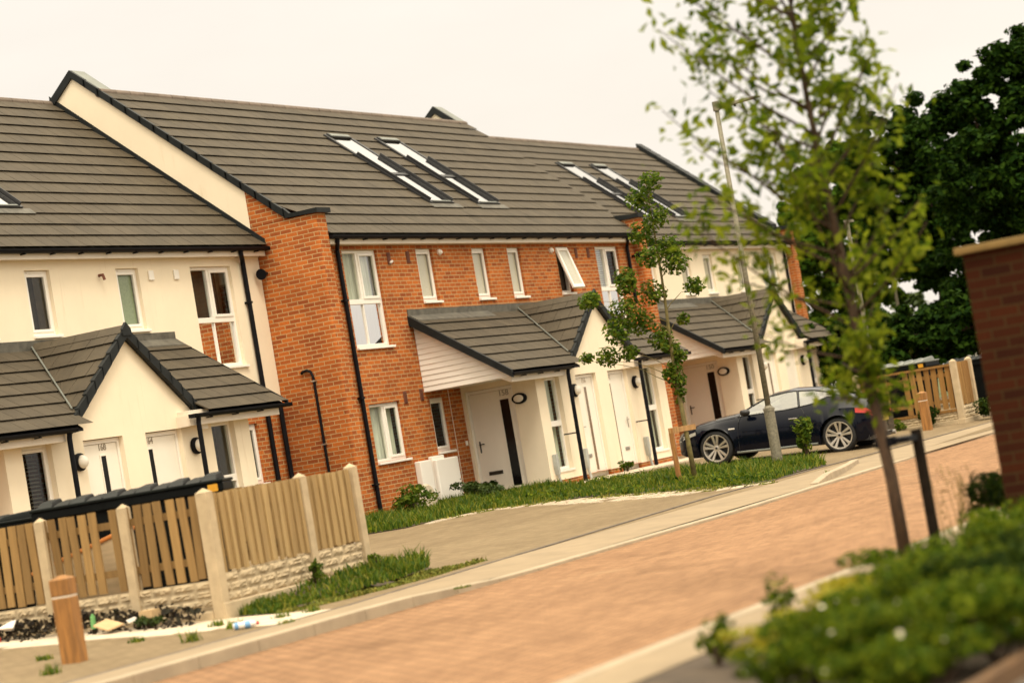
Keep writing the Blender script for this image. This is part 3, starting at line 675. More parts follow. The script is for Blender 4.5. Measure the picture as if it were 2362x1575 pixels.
def parapet(H, X0, X1, yl, setback, exposed, y_top_from=None):
    """fin wall between two houses: brick pier in front, rendered above the lower neighbour, dark capping. yl: local y of the neighbour's facade"""
    zr = lambda y: EAVE_Z + TAN * (y - EAVE_Y)
    ya = RIDGE_Y + setback / 2; za = zr(ya)
    p = MB(); xa, xb = X0, X1
    # pier with rounded front arrises
    r = .05; pf = -.20; poly = [(xa, yl + .06), (xa, pf + r)] + [(xa + r - r * math.cos(t), pf + r - r * math.sin(t)) for t in (R(30), R(60))] + [(xa + r, pf), (xb - r, pf)] + [(xb - r + r * math.sin(t), pf + r - r * math.cos(t)) for t in (R(30), R(60))] + [(xb, pf + r), (xb, yl + .06)]
    p.prism(poly, 2, -.3, 5.50)
    p.prism([(.36, 5.495), (yl + .06, 5.495), (yl + .06, zr(yl + .06) - .03)], 0, xa, xb)
    p.build('brick_pier', M['brick'], H)
    if exposed:
        q = MB(); q.prism([(yl + .06, 4.6), (yl + .06, zr(yl + .06) - .03), (ya, za - .03), (8 + setback, zr(ya) - TAN * (8 + setback - ya) - .03), (8 + setback, 4.6)], 0, xa, xb)
        q.build('parapet_wall', M['render'], H)
    else:
        q = MB(); q.prism([(RIDGE_Y - .2, zr(RIDGE_Y) - .3), (RIDGE_Y - .2, zr(RIDGE_Y - .2) - .04), (ya, za - .03), (8 + setback, za - TAN * (8 + setback - ya) - .03), (8 + setback, 4.6)], 0, xa, xb)
        q.build('parapet_wall', M['render'], H)
    c = MB()
    ys = .40 if exposed else RIDGE_Y - .1
    # verge: sloping dark units along the front slope
    e = .055
    if exposed:
        n = 15; L = ya - ys
        for i in range(n):
            y0, y1 = ys + L * i / n - (.03 if i else 0), ys + L * (i + 1) / n
            z0, z1 = zr(y0), zr(y1)
            c.prism([(y0, z0 + .072), (y1, z1 + .06), (y1, z1 - .085), (y0, z0 - .08)], 0, xa - .045, xa + .03)
        c.prism([(.42, zr(.42) + .085), (.42, zr(.42) - .1), (-.27, 5.50), (-.27, 5.585), (.30, 5.585)], 0, xa - .045, xa + .03)
        c.prism([(.38, 5.50), (-.27, 5.50), (-.27, 5.585), (.38, 5.585)], 0, xa + .03, xb + .05)
    else:
        c.prism([(ys, zr(ys) + .06), (ya, za + .06), (ya, za - .11), (ys, zr(ys) - .11)], 0, xa - .045, xa + .0)
        c.prism([(.38, 5.50), (-.27, 5.50), (-.27, 5.585), (.38, 5.585)], 0, xa - .045, xb + .05)
        c.prism([(.42, zr(.42) + .03), (-.2, 5.58), (-.2, 5.50), (.42, 5.5)], 0, xa - .03, xa)
    c.prism([(ya, za + .06), (ya, za - .11), (8 + setback, za - TAN * (8 + setback - ya) - .11), (8 + setback, za - TAN * (8 + setback - ya) + .06)], 0, xa - .045, xa + .03)
    c.build('verge', M['verge'], H)
    if exposed:                       # lead soaker where the lower roof meets the wall
        k = MB(); yr = RIDGE_Y + setback
        k.prism([(EAVE_Y + setback, zr(EAVE_Y) + .05), (yr, RIDGE_Z + .04), (yr, RIDGE_Z + .15), (EAVE_Y + setback, zr(EAVE_Y) + .15)], 0, xa - .025, xa - .001); k.build('soaker', M['verge'], H)
    t = MB(); y0 = RIDGE_Y - .05
    t.hexa([(xa + .03, y0, zr(y0) + .03), (xb + .05, y0, zr(y0) + .03), (xb + .05, ya, za + .03), (xa + .03, ya, za + .03),
            (xa + .03, y0, zr(y0) + .062), (xb + .05, y0, zr(y0) + .062), (xb + .05, ya, za + .062), (xa + .03, ya, za + .062)])
    yb = 8 + setback; zb = za - TAN * (yb - ya)
    t.hexa([(xa + .03, ya, za + .03), (xb + .05, ya, za + .03), (xb + .05, yb, zb + .03), (xa + .03, yb, zb + .03),
            (xa + .03, ya, za + .062), (xb + .05, ya, za + .062), (xb + .05, yb, zb + .062), (xa + .03, yb, zb + .062)])
    t.build('capping', M['capmetal'], H)  # top paler than the charcoal verge: sky light put into the colour

SET = 1.1
main_w = [(-1.64, -.37, 3.10, 4.87, 'tall', 'curtain'), (1.10, 1.76, 3.87, 4.88, 'frost'), (3.39, 4.0, 3.87, 4.88, 'frost'),
          (4.94, 5.54, 3.87, 4.88, 'frost'), (7.22, 7.8, 3.89, 4.88, 'open'), (9.24, 10.48, 3.10, 4.88, 'tall', 'blind')]
main_l = [(-1.58, -.45, 1.02, 2.07, 'pair', 'curtain'), (.68, 1.28, 1.03, 2.04, 'glass', 'dark')]
mainH = make_house('brick', (0, 0), 'orange brick terraced house with one narrow upper window hung open and side door 158', main_w, ('158', '156', '154'),
                   ('stack', 'curtain', 'stack', 'curtain', 'tanglass', M['numeral_pale']), 0, sky_xs=(3.32, 5.38), lower=main_l)
parapet(mainH, -2.65, -2.28, SET, SET, True); parapet(mainH, 11.36, 11.73, SET, SET, False)
ldx = -14.18
left_w = [(3.39, 4.0, 3.80, 4.81, 'glass', 'dark'), (4.91, 5.53, 3.80, 4.81, 'glass', 'dark'), (7.24, 7.86, 3.80, 4.81, 'frost_green'), (9.35, 10.58, 3.08, 4.81, 'tall', 'dark')]
left_l = [(9.40, 10.62, 1.02, 2.05, 'pair', 'dark')]
leftH = make_house('render', (ldx, SET), 'cream rendered terraced house with doors 168 and 164, behind the wooden bin fence', left_w, ('', '168', '164'),
                   ('glass', 'darkblind', 'stack', 'dark', 'darkglass', M['numeral']), -.18, x1=11.52, sky_xs=(3.3, 5.38 - .35), lower=left_l)
right_w = [(1.09, 1.76, 3.84, 4.83, 'frost'), (3.40, 4.02, 3.84, 4.83, 'frost'), (4.94, 5.54, 3.84, 4.83, 'frost'), (7.2, 7.8, 3.84, 4.83, 'frost'), (9.10, 10.3, 3.08, 4.83, 'tall', 'curtain')]
right_l = [(.68, 1.28, 1.03, 2.04, 'glass', 'dark')]
rightH = make_house('render', (13.25, SET), 'cream rendered terraced house with side door 150, beyond the dark parked car', right_w, ('150', '148', '146'),
                    ('stack', 'dark', 'stack', 'dark', 'tanglass', M['numeral_pale']), 0, x0=-1.52, x1=11.15, sky_xs=(3.25, 5.3), lower=right_l)
# end gable of the far house
g = MB(); zr = lambda y: EAVE_Z + TAN * (y - EAVE_Y)
g.prism([(-.2, -.3), (-.2, 5.5), (.36, 5.5), (RIDGE_Y, zr(RIDGE_Y) - .03), (8.1, zr(RIDGE_Y) - TAN * (8.1 - RIDGE_Y) - .03), (8.1, -.3)], 0, 11.16, 11.5)
g.build('end_wall', M['brick'], rightH)
g = MB(); n = 14
for i in range(n):
    y0, y1 = .3 + (RIDGE_Y - .3) * i / n - .02, .3 + (RIDGE_Y - .3) * (i + 1) / n
    g.prism([(y0, zr(y0) + .20), (y1, zr(y1) + .19), (y1, zr(y1) - .03), (y0, zr(y0) - .02)], 0, 11.14, 11.56)
g.prism([(.36, 5.48), (-.27, 5.48), (-.27, 5.585), (.36, 5.585)], 0, 11.10, 11.56)
g.build('verge', M['verge'], rightH)
# downpipes, vents, wall fittings
pipe(mainH, [(-2.05, -.21, 5.06), (-2.05, -.20, 4.98), (-1.86, -.055, 4.86), (-1.86, -.055, 0)], .040, clips=[(-1.86, -.05, z) for z in (3.95, 2.2, .65)])
pipe(mainH, [(10.66, -.21, 5.06), (10.66, -.2, 4.98), (10.88, -.055, 4.86), (10.88, -.055, 3.55)], .040, clips=[(10.88, -.05, 4.2)])
pipe(leftH, [(10.68, -.21, 5.06), (10.68, -.2, 4.98), (10.92, -.055, 4.86), (10.92, -.055, 0)], .042, clips=[(10.92, -.05, 4.15)])
pipe(leftH, [(11.30, -.09, 2.35), (11.30, -.09, 0)], .045, name='soil_pipe')
pipe(rightH, [(10.62, -.21, 5.06), (10.62, -.2, 4.98), (10.85, -.055, 4.86), (10.85, -.055, 0)], .040)
def wallbox(H, name, x0, x1, z0, z1, d, mat, y=0, bev=.008):
    b = MB(); b.box(x0, x1, y - d, y - .001, z0, z1); return b.build(name, mat, H, bevel=bev)
for vx, vz in ((.03, 4.70), (.76, 4.72), (8.22, 4.74), (8.84, 4.74), (-.22, 2.12), (.40, 2.13)):
    v = wallbox(mainH, 'air_vent', vx - .06, vx + .06, vz - .11, vz + .11, .014, M['terracotta'], bev=.003)
    s = MB()
    for k in range(5): s.box(vx - .045, vx + .045, -.024, -.014, vz - .09 + k * .04, vz - .07 + k * .04)
    s.build('louvre', M['terracotta'], v)
bd = MB(); bd.lathe([(.02, 0), (.03, .03), (.012, .06)], (.01, -.02, 4.62), 'y', 10); bd.lathe([(.018, 0), (.025, .03), (.01, .05)], (.06, -.02, 4.64), 'y', 10); bd.build('feather_tuft', M['white'], mainH)
for vx in (2.0, 6.96):
    b = MB(); b.lathe([(.055, 0), (.06, .04), (.045, .06), (.03, .08)], (vx, 0, 4.80), 'y', 16); b.build('pipe_vent', M['upvc'], mainH)
b = MB(); b.tube([(6.78, 0, 4.70), (6.78, -.08, 4.70), (6.78, -.1, 4.62)], .025, 8); b.build('overflow_pipe', M['terracotta'], leftH)
for vx in (8.18, 8.90): wallbox(leftH, 'vent_cover', vx - .07, vx + .07, 4.60, 4.76, .03, M['upvc'])
wallbox(leftH, 'vent_cover', 6.46, 6.62, 2.0, 2.18, .10, M['upvc'], y=-1.6)
mbx = MB(); mbx.box(-.30, .13, -.13, -.001, -.1, .92); mo = mbx.build('meter_box', M['upvc'], mainH, bevel=.02)
mbx = MB(); mbx.box(.24, .72, -.09, -.001, .1, .97); mbx.box(.24, 1.10, -.17, -.085, .14, .90); mo = mbx.build('meter_box', M['upvc'], mainH, bevel=.02)
mbx = MB(); mbx.lathe([(.014, 0), (.014, .006)], (1.04, -.17, .46), 'y', 10); mbx.build('lock', M['black'], mo)
wallbox(mainH, 'door_bell', 1.80, 1.86, 1.06, 1.15, .03, M['upvc'])
wallbox(mainH, 'drain_grille', -.75, -.36, .10, .24, .02, M['black'])
mj = MB(); mj.box(1.44, 1.46, -.004, 0, 0, 2.16); mj.build('movement_joint', M['fascia'], mainH)
# cowl and conduit on the first pier
b = MB(); b.tube([(-2.65, .98, 4.64), (-2.80, .96, 4.64)], [.03, .035], 10); b.tube([(-2.76, .965, 4.64), (-2.90, .94, 4.62)], [.05, .10], 12); b.build('vent_cowl', M['black'], mainH)
b = MB(); b.tube([(11.20, 0, 4.64), (11.20, -.12, 4.64)], [.03, .035], 10); b.tube([(11.20, -.1, 4.64), (11.20, -.22, 4.63)], [.05, .09], 12); b.build('vent_cowl', M['black'], mainH)
b = MB(); b.tube([(-2.67, .60, 2.79), (-2.69, .56, 2.81), (-2.69, .47, 2.82), (-2.69, .40, 2.79), (-2.69, .365, 2.70), (-2.69, .36, 2.58), (-2.69, .36, 0)], .026, 8); cd = b.build('conduit', M['black'], mainH)
b = MB()
for z in (2.62, 1.50): b.box(-2.725, -2.655, .325, .395, z - .012, z + .012)
b.build('pipe_clip', M['steel'], cd)

# ------------------------------------------------------------------ ground, road, pavements
def struct(o): return tag(o, kind='structure')
def strip(name, prof, mat, x0=-70, x1=130, nx=1):
    mb = MB()
    for i in range(len(prof) - 1):
        (ya, za), (yb, zb) = prof[i], prof[i + 1]
        for k in range(nx):
            a, b = x0 + (x1 - x0) * k / nx, x0 + (x1 - x0) * (k + 1) / nx
            mb.quad((a, ya, za), (b, ya, za), (b, yb, zb), (a, yb, zb))
    return struct(mb.build(name, mat))
strip('ground', [(-600, -.36), (-17.6, -.36), (-15.8, -.34), (-15.7, -.5), (-9.6, -.5), (-9.4, -.40), (-1.8, -.08), (60, -.08), (600, .5)], M['land'], -600, 600)
RZ = -.36
rd = MB()
rd.quad((-70, -15.55, RZ), (130, -15.55, RZ), (130, -9.95, RZ), (-70, -9.95, RZ))
kerbY = lambda x: -9.95 + .62 * min(1, max(0, (x + 10) / 12))
seamY = lambda x: -8.92 + .85 * min(1, max(0, (x + 18) / 12))
xs = [-10, -7, -4, -1, 2, 130]
for a, b in zip(xs, xs[1:]): rd.quad((a, -9.95, RZ), (b, -9.95, RZ), (b, kerbY(b), RZ), (a, kerbY(a), RZ))
struct(rd.build('road', M['road']))
strip('forecourt', [(-9.0, -.300), (-1.8, 0), (1.2, 0)], M['forecourt'])
pv = MB(); xs = [-70, -30] + [-26 + i * 1.0 for i in range(12)] + [10, 130]
kz = lambda x: -.25 if x < -18.6 else (-.325 if x > -16.4 else -.25 - .075 * (x + 18.6) / 2.2)
for a, b in zip(xs, xs[1:]):
    pv.quad((a, kerbY(a) + .13, kz(a) + .0), (b, kerbY(b) + .13, kz(b)), (b, seamY(b), zG(seamY(b)) + .006), (a, seamY(a), zG(seamY(a)) + .006))
struct(pv.build('footpath', M['path']))
ch = MB()
for a, b in zip([-70, -18, -15, -12, -9, -6], [-18, -15, -12, -9, -6, 60]):
    za, zb = zG(seamY(a)) + .010, zG(seamY(b)) + .010
    ch.hexa([(a, seamY(a) - .05, -.4), (b, seamY(b) - .05, -.4), (b, seamY(b) + .03, -.4), (a, seamY(a) + .03, -.4), (a, seamY(a) - .05, za), (b, seamY(b) - .05, zb), (b, seamY(b) + .03, zb), (a, seamY(a) + .03, za)])
struct(ch.build('drain_channel', M['channel']))
kb = MB()
x = -69.5
while x < 60:
    b = x + .905
    kb.hexa([(x, kerbY(x), -.5), (b, kerbY(b), -.5), (b, kerbY(b) + .13, -.5), (x, kerbY(x) + .13, -.5),
             (x, kerbY(x), kz(x)), (b, kerbY(b), kz(b)), (b, kerbY(b) + .13, kz(b) + .003), (x, kerbY(x) + .13, kz(x) + .003)]); x += .912
struct(kb.build('kerb', M['kerb'], bevel=.012))
kb = MB(); n = 5                    # raised kerb turning into the parking bay
for i in range(n):
    P_ = lambda t: (-5.8 + 4.7 * t, -9.62 + .95 * t ** 1.3)
    (ax, ay), (bx, by) = P_(i / n), P_((i + .985) / n)
    kb.hexa([(ax, ay, -.5), (bx, by, -.5), (bx, by + .13, -.5), (ax, ay + .13, -.5), (ax, ay, -.30 + .08 * min(1, i / 1)), (bx, by, -.22), (bx, by + .13, -.22), (ax, ay + .13, -.30 + .08 * min(1, i / 1))])
struct(kb.build('kerb', M['kerb'], bevel=.012))
kb = MB(); x = -69.5
while x < 60: kb.box(x, x + .905, -15.68, -15.55, -.5, -.255); x += .912
struct(kb.build('kerb', M['kerb'], bevel=.015))
strip('footpath', [(-16.15, -.27), (-15.68, -.262)], M['path'])
strip('planting_bed', [(-18.5, -.27), (-16.15, -.275)], M['soil'], -60, 40)
te = MB(); te.box(-50, -8, -18.57, -18.5, -.4, -.19); struct(te.build('timber_edging', M['timber_edge'], bevel=.008))
strip('private_path', [(-21.5, -.275), (-18.57, -.275)], M['channel'], -60, 40)
mg = MB()
for k in range(14):
    a, b = -9.0 + k * .42, -9.0 + k * .42 + .412
    mg.hexa([(-19.25 + .1 * math.sin(k * 1.7), a, zG(a) - .05), (-18.2, a, zG(a) - .05), (-18.2, b, zG(b) - .05), (-19.25 + .1 * math.sin(k * 1.7), b, zG(b) - .05), (-19.25 + .1 * math.sin(k * 1.7), a, zG(a) + .008), (-18.2, a, zG(a) + .008), (-18.2, b, zG(b) + .008), (-19.25 + .1 * math.sin(k * 1.7), b, zG(b) + .008)])
struct(mg.build('concrete_margin', M['slab']))
# pale weathered block edging of the long verge
G = [(-7.0, -2.2), (-6.56, -2.52), (-5.99, -2.86), (-4.6, -2.75), (-3.2, -2.9), (-3.05, -3.67), (-2.7, -4.5), (-3.5, -6.08), (-4.2, -7.48), (-4.0, -8.2), (-2.1, -7.95), (-.75, -8.0), (.8, -7.25), (2.0, -5.8), (2.3, -4.2), (1.7, -2.7), (1.85, -1.7), (1.9, -.05), (-2.2, -.05), (-2.3, -.3), (-2.7, -.3), (-2.7, .9), (-7.0, .9)]
vb = MB(); vb.add([(x, y, zG(y) + .012) for x, y in G], [tuple(range(len(G)))]); struct(vb.build('verge_soil', M['soil'], fix=False))
ed = MB()
edge = [(-5.6, -2.85), (-4.6, -2.78), (-3.25, -2.95), (-3.15, -3.67), (-2.85, -4.5), (-3.65, -6.08), (-4.35, -7.48), (-4.1, -8.32)]
for (ax, ay), (bx, by) in zip(edge, edge[1:]):
    L = math.hypot(bx - ax, by - ay); n = max(1, int(L / .21)); ux, uy = (bx - ax) / L, (by - ay) / L
    for i in range(n):
        fw_ = math.sin(math.pi * min(1, max(0, (-ay - uy * L * i / n * 0 + 0 - 2.7 + abs(uy) * L * i / n) / 5.8)))
        for row in range(2 + int(9 * fw_)):
            if random.random() < .10 + .03 * row: continue
            px, py = ax + ux * L * (i + .5) / n - uy * 0 + uy * (.11 * row + .05) * 1, ay + uy * L * (i + .5) / n + (-ux) * (.11 * row + .05) * 1
            a = math.atan2(uy, ux) + random.uniform(-.06, .06); ca, sa = math.cos(a), math.sin(a); z = zG(py) + .008 + random.uniform(0, .006)
            c = [(px + ca * u - sa * v, py + sa * u + ca * v) for u, v in ((-.096, -.047), (.096, -.047), (.096, .047), (-.096, .047))]
            ed.hexa([(q[0], q[1], z - .05) for q in c] + [(q[0], q[1], z) for q in c])
struct(ed.build('edging_blocks', M['slab'], fix=False))
pp = MB(); pp.hexa([(2.0, -2.35, -.1), (8.6, -2.35, -.1), (8.6, -1.62, -.1), (2.0, -1.62, -.1), (2.0, -2.35, .012), (8.6, -2.35, .012), (8.6, -1.62, .02), (2.0, -1.62, .02)])
struct(pp.build('doorstep_path', M['slab'], bevel=.01))

# ------------------------------------------------------------------ grass
def inside(px, py, poly):
    c = False; j = len(poly) - 1
    for i in range(len(poly)):
        if (poly[i][1] > py) != (poly[j][1] > py) and px < (poly[j][0] - poly[i][0]) * (py - poly[i][1]) / (poly[j][1] - poly[i][1]) + poly[i][0]: c = not c
        j = i
    return c
def grass(name, poly, n, h0, h1, zf=zG, wid=.012, hf=None, mat='grassblade', lab=None):
    xs = [p[0] for p in poly]; ys = [p[1] for p in poly]; V = []; F = []
    k = 0
    tuft = [(random.uniform(min(xs), max(xs)), random.uniform(min(ys), max(ys)), random.uniform(.5, 1.5)) for _ in range(90)]
    while k < n:
        x, y = random.uniform(min(xs), max(xs)), random.uniform(min(ys), max(ys))
        if not inside(x, y, poly): continue
        k += 1
        t = 1
        for tx, ty, ts in tuft:
            d2 = (x - tx) ** 2 + (y - ty) ** 2
            if d2 < .12: t = max(t * .6, ts * (1 - d2 / .24))
        pn = math.sin(x * 2.1 + 1.3 * math.sin(y * 1.7)) * math.sin(y * 2.6 + 1.1 * math.sin(x * 1.9)) + .5 * math.sin(x * 6.3 + y * 4.1)
        if name == 'grass' and random.random() < .42 - .35 * pn and pn < .4: continue
        t *= 1 + .3 * pn
        h = random.uniform(h0, h1) * t * (hf(x, y) if hf else 1); a = random.uniform(0, 6.283); ln = random.uniform(.1, .75) * h; w = wid * random.uniform(.6, 1.4)
        b = random.uniform(0, 6.283); z = zf(y) if zf is zG else zf(x, y)
        ca, sa, cb, sb = math.cos(a), math.sin(a), math.cos(b), math.sin(b)
        i = len(V)
        V += [(x - cb * w, y - sb * w, z), (x + cb * w, y + sb * w, z), (x + ca * ln * .35 + cb * w * .7, y + sa * ln * .35 + sb * w * .7, z + h * .6), (x + ca * ln * .35 - cb * w * .7, y + sa * ln * .35 - sb * w * .7, z + h * .6), (x + ca * ln, y + sa * ln, z + h)]
        F += [(i, i + 1, i + 2, i + 3), (i + 3, i + 2, i + 4)]
    me = bpy.data.meshes.new(name); me.from_pydata(V, [], F); me.materials.append(M[mat])
    o = bpy.data.objects.new(name, me); COL.objects.link(o); return tag(o, kind='stuff')
def verge_h(x, y):
    e = 1.0
    if y > -2.2: e = 1.35
    if x < -1.5 and y > -2.0: e = 1.5
    if -2.2 < x < 2.4 and y < -4.2: e = 1.25
    # shorter along the road edge
    return e * (.45 + .55 * min(1, abs(x + 4) / 1.4)) if y < -3.4 and x < -2.4 else e
grass('grass', G, 52000, .04, .15, hf=verge_h)
o = grass('moss', [(-4.7, -2.6), (-3.0, -2.8), (-2.9, -4.5), (-3.5, -6.1), (-4.1, -7.6), (-3.9, -8.2), (-4.4, -8.5), (-4.75, -7.5), (-4.0, -6.1), (-3.3, -4.5), (-3.5, -3.2), (-4.7, -3.0)], 2200, .01, .04, wid=.02, mat='moss')
P = []
while len(P) < 2600:
    x, y = random.uniform(-7, 2.2), random.uniform(-8.2, -.3)
    if inside(x, y, G) and math.sin(x * 1.9 + 2) * math.sin(y * 2.3) + .4 * math.sin(x * 5 - y * 3) > .25: P.append((x, y, zG(y) + random.uniform(.03, .13)))
tag(cloud_mesh('clover', P, rng.normal(size=(len(P), 3)) * .5 + [0, 0, 1], rng.uniform(.018, .045, len(P)), M['shrub'], None, 1.2), kind='stuff')
# bank in front of the near fence
FX, FY = -18.2, -7.60            # outer corner of the near enclosure
bankz = lambda x, y: zG(y) + .0 + .17 * max(0, min(1, (FY - .02 - y + .0) * -1 / .9 + 1)) * max(0, min(1, (x + 18.2) / 1.6))
BP = [(-18.1, -7.7), (-15.0, -7.7), (-14.5, -7.95), (-14.9, -8.2), (-16.0, -8.32), (-17.0, -8.30), (-18.15, -8.15)]
bk = MB(); nx, ny = 22, 8
for i in range(nx):
    for j in range(ny):
        q = [(-18.2 + 4 * (i + a) / nx, -8.75 + 1.0 * (j + b) / ny) for a, b in ((0, 0), (1, 0), (1, 1), (0, 1))]
        if inside(sum(p[0] for p in q) / 4, sum(p[1] for p in q) / 4, BP): bk.add([(x, y, bankz(x, y) + .005) for x, y in q], [(0, 1, 2, 3)])
struct(bk.build('verge_soil', M['soil'], fix=False))
grass('moss', [(-18.1, -8.1), (-17.0, -8.2), (-15.8, -8.25), (-14.3, -8.15), (-13.9, -8.4), (-15.6, -8.55), (-17.0, -8.5), (-18.2, -8.35)], 3500, .01, .05, wid=.016, mat='moss')
grass('grass', BP, 6500, .03, .12, zf=bankz, wid=.010, hf=lambda x, y: .5 + 1.0 * max(0, min(1, (y + 8.5) / .6)))
for tx, ty in ((-18.6, -8.55), (-18.3, -8.72), (-18.9, -8.0), (-19.7, -7.6), (-19.2, -8.4), (-20.1, -8.5), (-19.35, -9.1), (-20.6, -7.2), (-17.6, -10.05), (-21.8, -8.2), (-3.2, -8.9), (10.1, -6.5), (9.4, -5.9), (12.2, -7.5)):
    grass('weed_tuft', [(tx - .09, ty - .07), (tx + .09, ty - .07), (tx + .1, ty + .07), (tx - .08, ty + .08)], 60, .03, .09, wid=.007)

# ------------------------------------------------------------------ near bin enclosure
def concrete_post(x, y, z0, z1, w, parent, name='post'):
    mb = MB(); h = w / 2
    mb.box(x - h, x + h, y - h, y + h, z0, z1 - .05)
    b = len(mb.v)
    mb.add([(x - h, y - h, z1 - .05), (x + h, y - h, z1 - .05), (x + h, y + h, z1 - .05), (x - h, y + h, z1 - .05), (x, y, z1)], [(0, 1, 4), (1, 2, 4), (2, 3, 4), (3, 0, 4)])
    return mb.build(name, M['concrete'], parent, bevel=.008)
def gravel_board(a, b, z0, z1, parent, thick=.06):
    """rock-faced concrete panel between two posts"""
    (ax, ay), (bx, by) = a, b; L = math.hypot(bx - ax, by - ay); ux, uy = (bx - ax) / L, (by - ay) / L; nx_, ny_ = uy, -ux
    rows = 3; mb = MB(); hh = (z1 - z0) / rows
    P = lambda u, w, z: (ax + ux * u + nx_ * w, ay + uy * u + ny_ * w, z)
    mb.f = P; mb.box(0, L, -thick / 2, thick / 2 - .015, z0, z1)
    for r in range(rows):
        u = 0; first = r % 2
        while u < L - .01:
            w = (.13 if first else random.uniform(.24, .34)); first = 0; u2 = min(u + w, L)
            nn, mm = 8, 4; g = .010
            grid = [[(u + g + (u2 - u - 2 * g) * i / nn, thick / 2 - .012 + (0 if i in (0, nn) or j in (0, mm) else random.uniform(.004, .026)), z0 + r * hh + g + (hh - 2 * g) * j / mm) for j in range(mm + 1)] for i in range(nn + 1)]
            pts = [p for col in grid for p in col]
            mb.add(pts, [(i * (mm + 1) + j, (i + 1) * (mm + 1) + j, (i + 1) * (mm + 1) + j + 1, i * (mm + 1) + j + 1) for i in range(nn) for j in range(mm)])
            u = u2
    return mb.build('gravel_board', M['rock'], parent)
def board_panel(a, b, z0, z1, parent, mat, pitch=.13, bw=.098, overlap=False, gapjit=.008, rails=True, skip=()):
    (ax, ay), (bx, by) = a, b; L = math.hypot(bx - ax, by - ay); ux, uy = (bx - ax) / L, (by - ay) / L; nx_, ny_ = uy, -ux
    P = lambda u, w, z: (ax + ux * u + nx_ * w, ay + uy * u + ny_ * w, z)
    mb = MB(P); n = max(1, int(L / pitch)); pt = L / n
    for i in range(n):
        if i in skip: continue
        u = pt * (i + .5) + random.uniform(-gapjit, gapjit); h = bw / 2 * random.uniform(.95, 1.03); t = random.uniform(-.016, .016)
        dz = random.uniform(-.015, .012); tz = random.uniform(-.004, .008)
        if overlap:                     # feather edge: thick on one side, thin on the other
            h = pt * .62
            h = pt * (.62 if i % 2 else .40); w0_, w1_ = (-.012, 0) if i % 2 else (.002, .026)
            mb.hexa([(u - h + t, w1_, z0 + dz), (u + h + t, w1_, z0 + dz), (u + h + t, w0_, z0 + dz), (u - h + t, w0_, z0 + dz), (u - h, w1_, z1 + tz), (u + h, w1_, z1 + tz), (u + h, w0_, z1 + tz), (u - h, w0_, z1 + tz)])
        else:
            mb.hexa([(u - h + t, .0, z0 + dz), (u + h + t, .0, z0 + dz), (u + h + t, -.02, z0 + dz), (u - h + t, -.02, z0 + dz), (u - h - t, .0, z1 + tz), (u + h - t, .0, z1 + tz), (u + h - t, -.02, z1 + tz), (u - h - t, -.02, z1 + tz)])
    o = mb.build('board_panel', mat, parent)
    if rails:
        r = MB(P)
        for z in (z0 + .15, z1 - .2): r.box(0, L, -.065, -.022, z, z + .075)
        r.build('rail', mat, o)
    return o
FT = 1.085                         # fence top
fen = thing('bin_store_fence', 'weathered wooden board fence with concrete posts and rock-faced base, at left by the pavement', 'fence', (0, 0, 0))
posts_left = [(-18.2, FY), (-18.2, -6.58), (-18.2, -5.50), (-18.2, -4.42), (-18.2, -3.35)]
for i, (x, y) in enumerate(posts_left): concrete_post(x, y, -.34 if i == 0 else -.3, FT + (.02 if i == 0 else 0), .135 if i == 0 else .11, fen)
px_ = [-18.2, -16.36, -15.27]
concrete_post(px_[1], FY, -.2, FT + .01, .115, fen); concrete_post(px_[2], FY, -.25, FT + .02, .12, fen)
for i, (ya, yb) in enumerate(zip([p[1] for p in posts_left], [p[1] for p in posts_left][1:])):
    # boards lean slightly and show gaps; outward is -x
    board_panel((-18.21, yb + .055), (-18.21, ya - .06), .19, FT - .045, fen, M['board'], pitch=.128, bw=.096, gapjit=.012, skip=(6,) if i == 1 else ())
    gravel_board((-18.2, yb + .055), (-18.2, ya - .06), -.14 if i else -.10, .165, fen)
for (xa, xb), pt in (((px_[0], px_[1]), .132), ((px_[1], px_[2]), .122)):
    board_panel((xa + .06, FY - .01), (xb - .055, FY - .01), .23, FT - .05, fen, M['boardpale'], pitch=.0665, overlap=True)
    gravel_board((xa + .06, FY), (xb - .055, FY), -.075, .215, fen)
bs = MB(); bs.box(-18.262, -15.1, FY - .085, FY + .07, -.42, -.075); bs.box(-18.285, -18.13, FY + .07, -3.9, -.42, -.14)
bs.build('base_strip', M['concrete'], fen, bevel=.012)
concrete_post(-15.27, -4.9, -.2, FT + .03, .115, fen); concrete_post(-15.27, -3.9, -.2, FT + .03, .115, fen)
board_panel((-15.27, -7.5), (-15.27, -4.95), .2, FT - .05, fen, M['board'], pitch=.128, bw=.1)

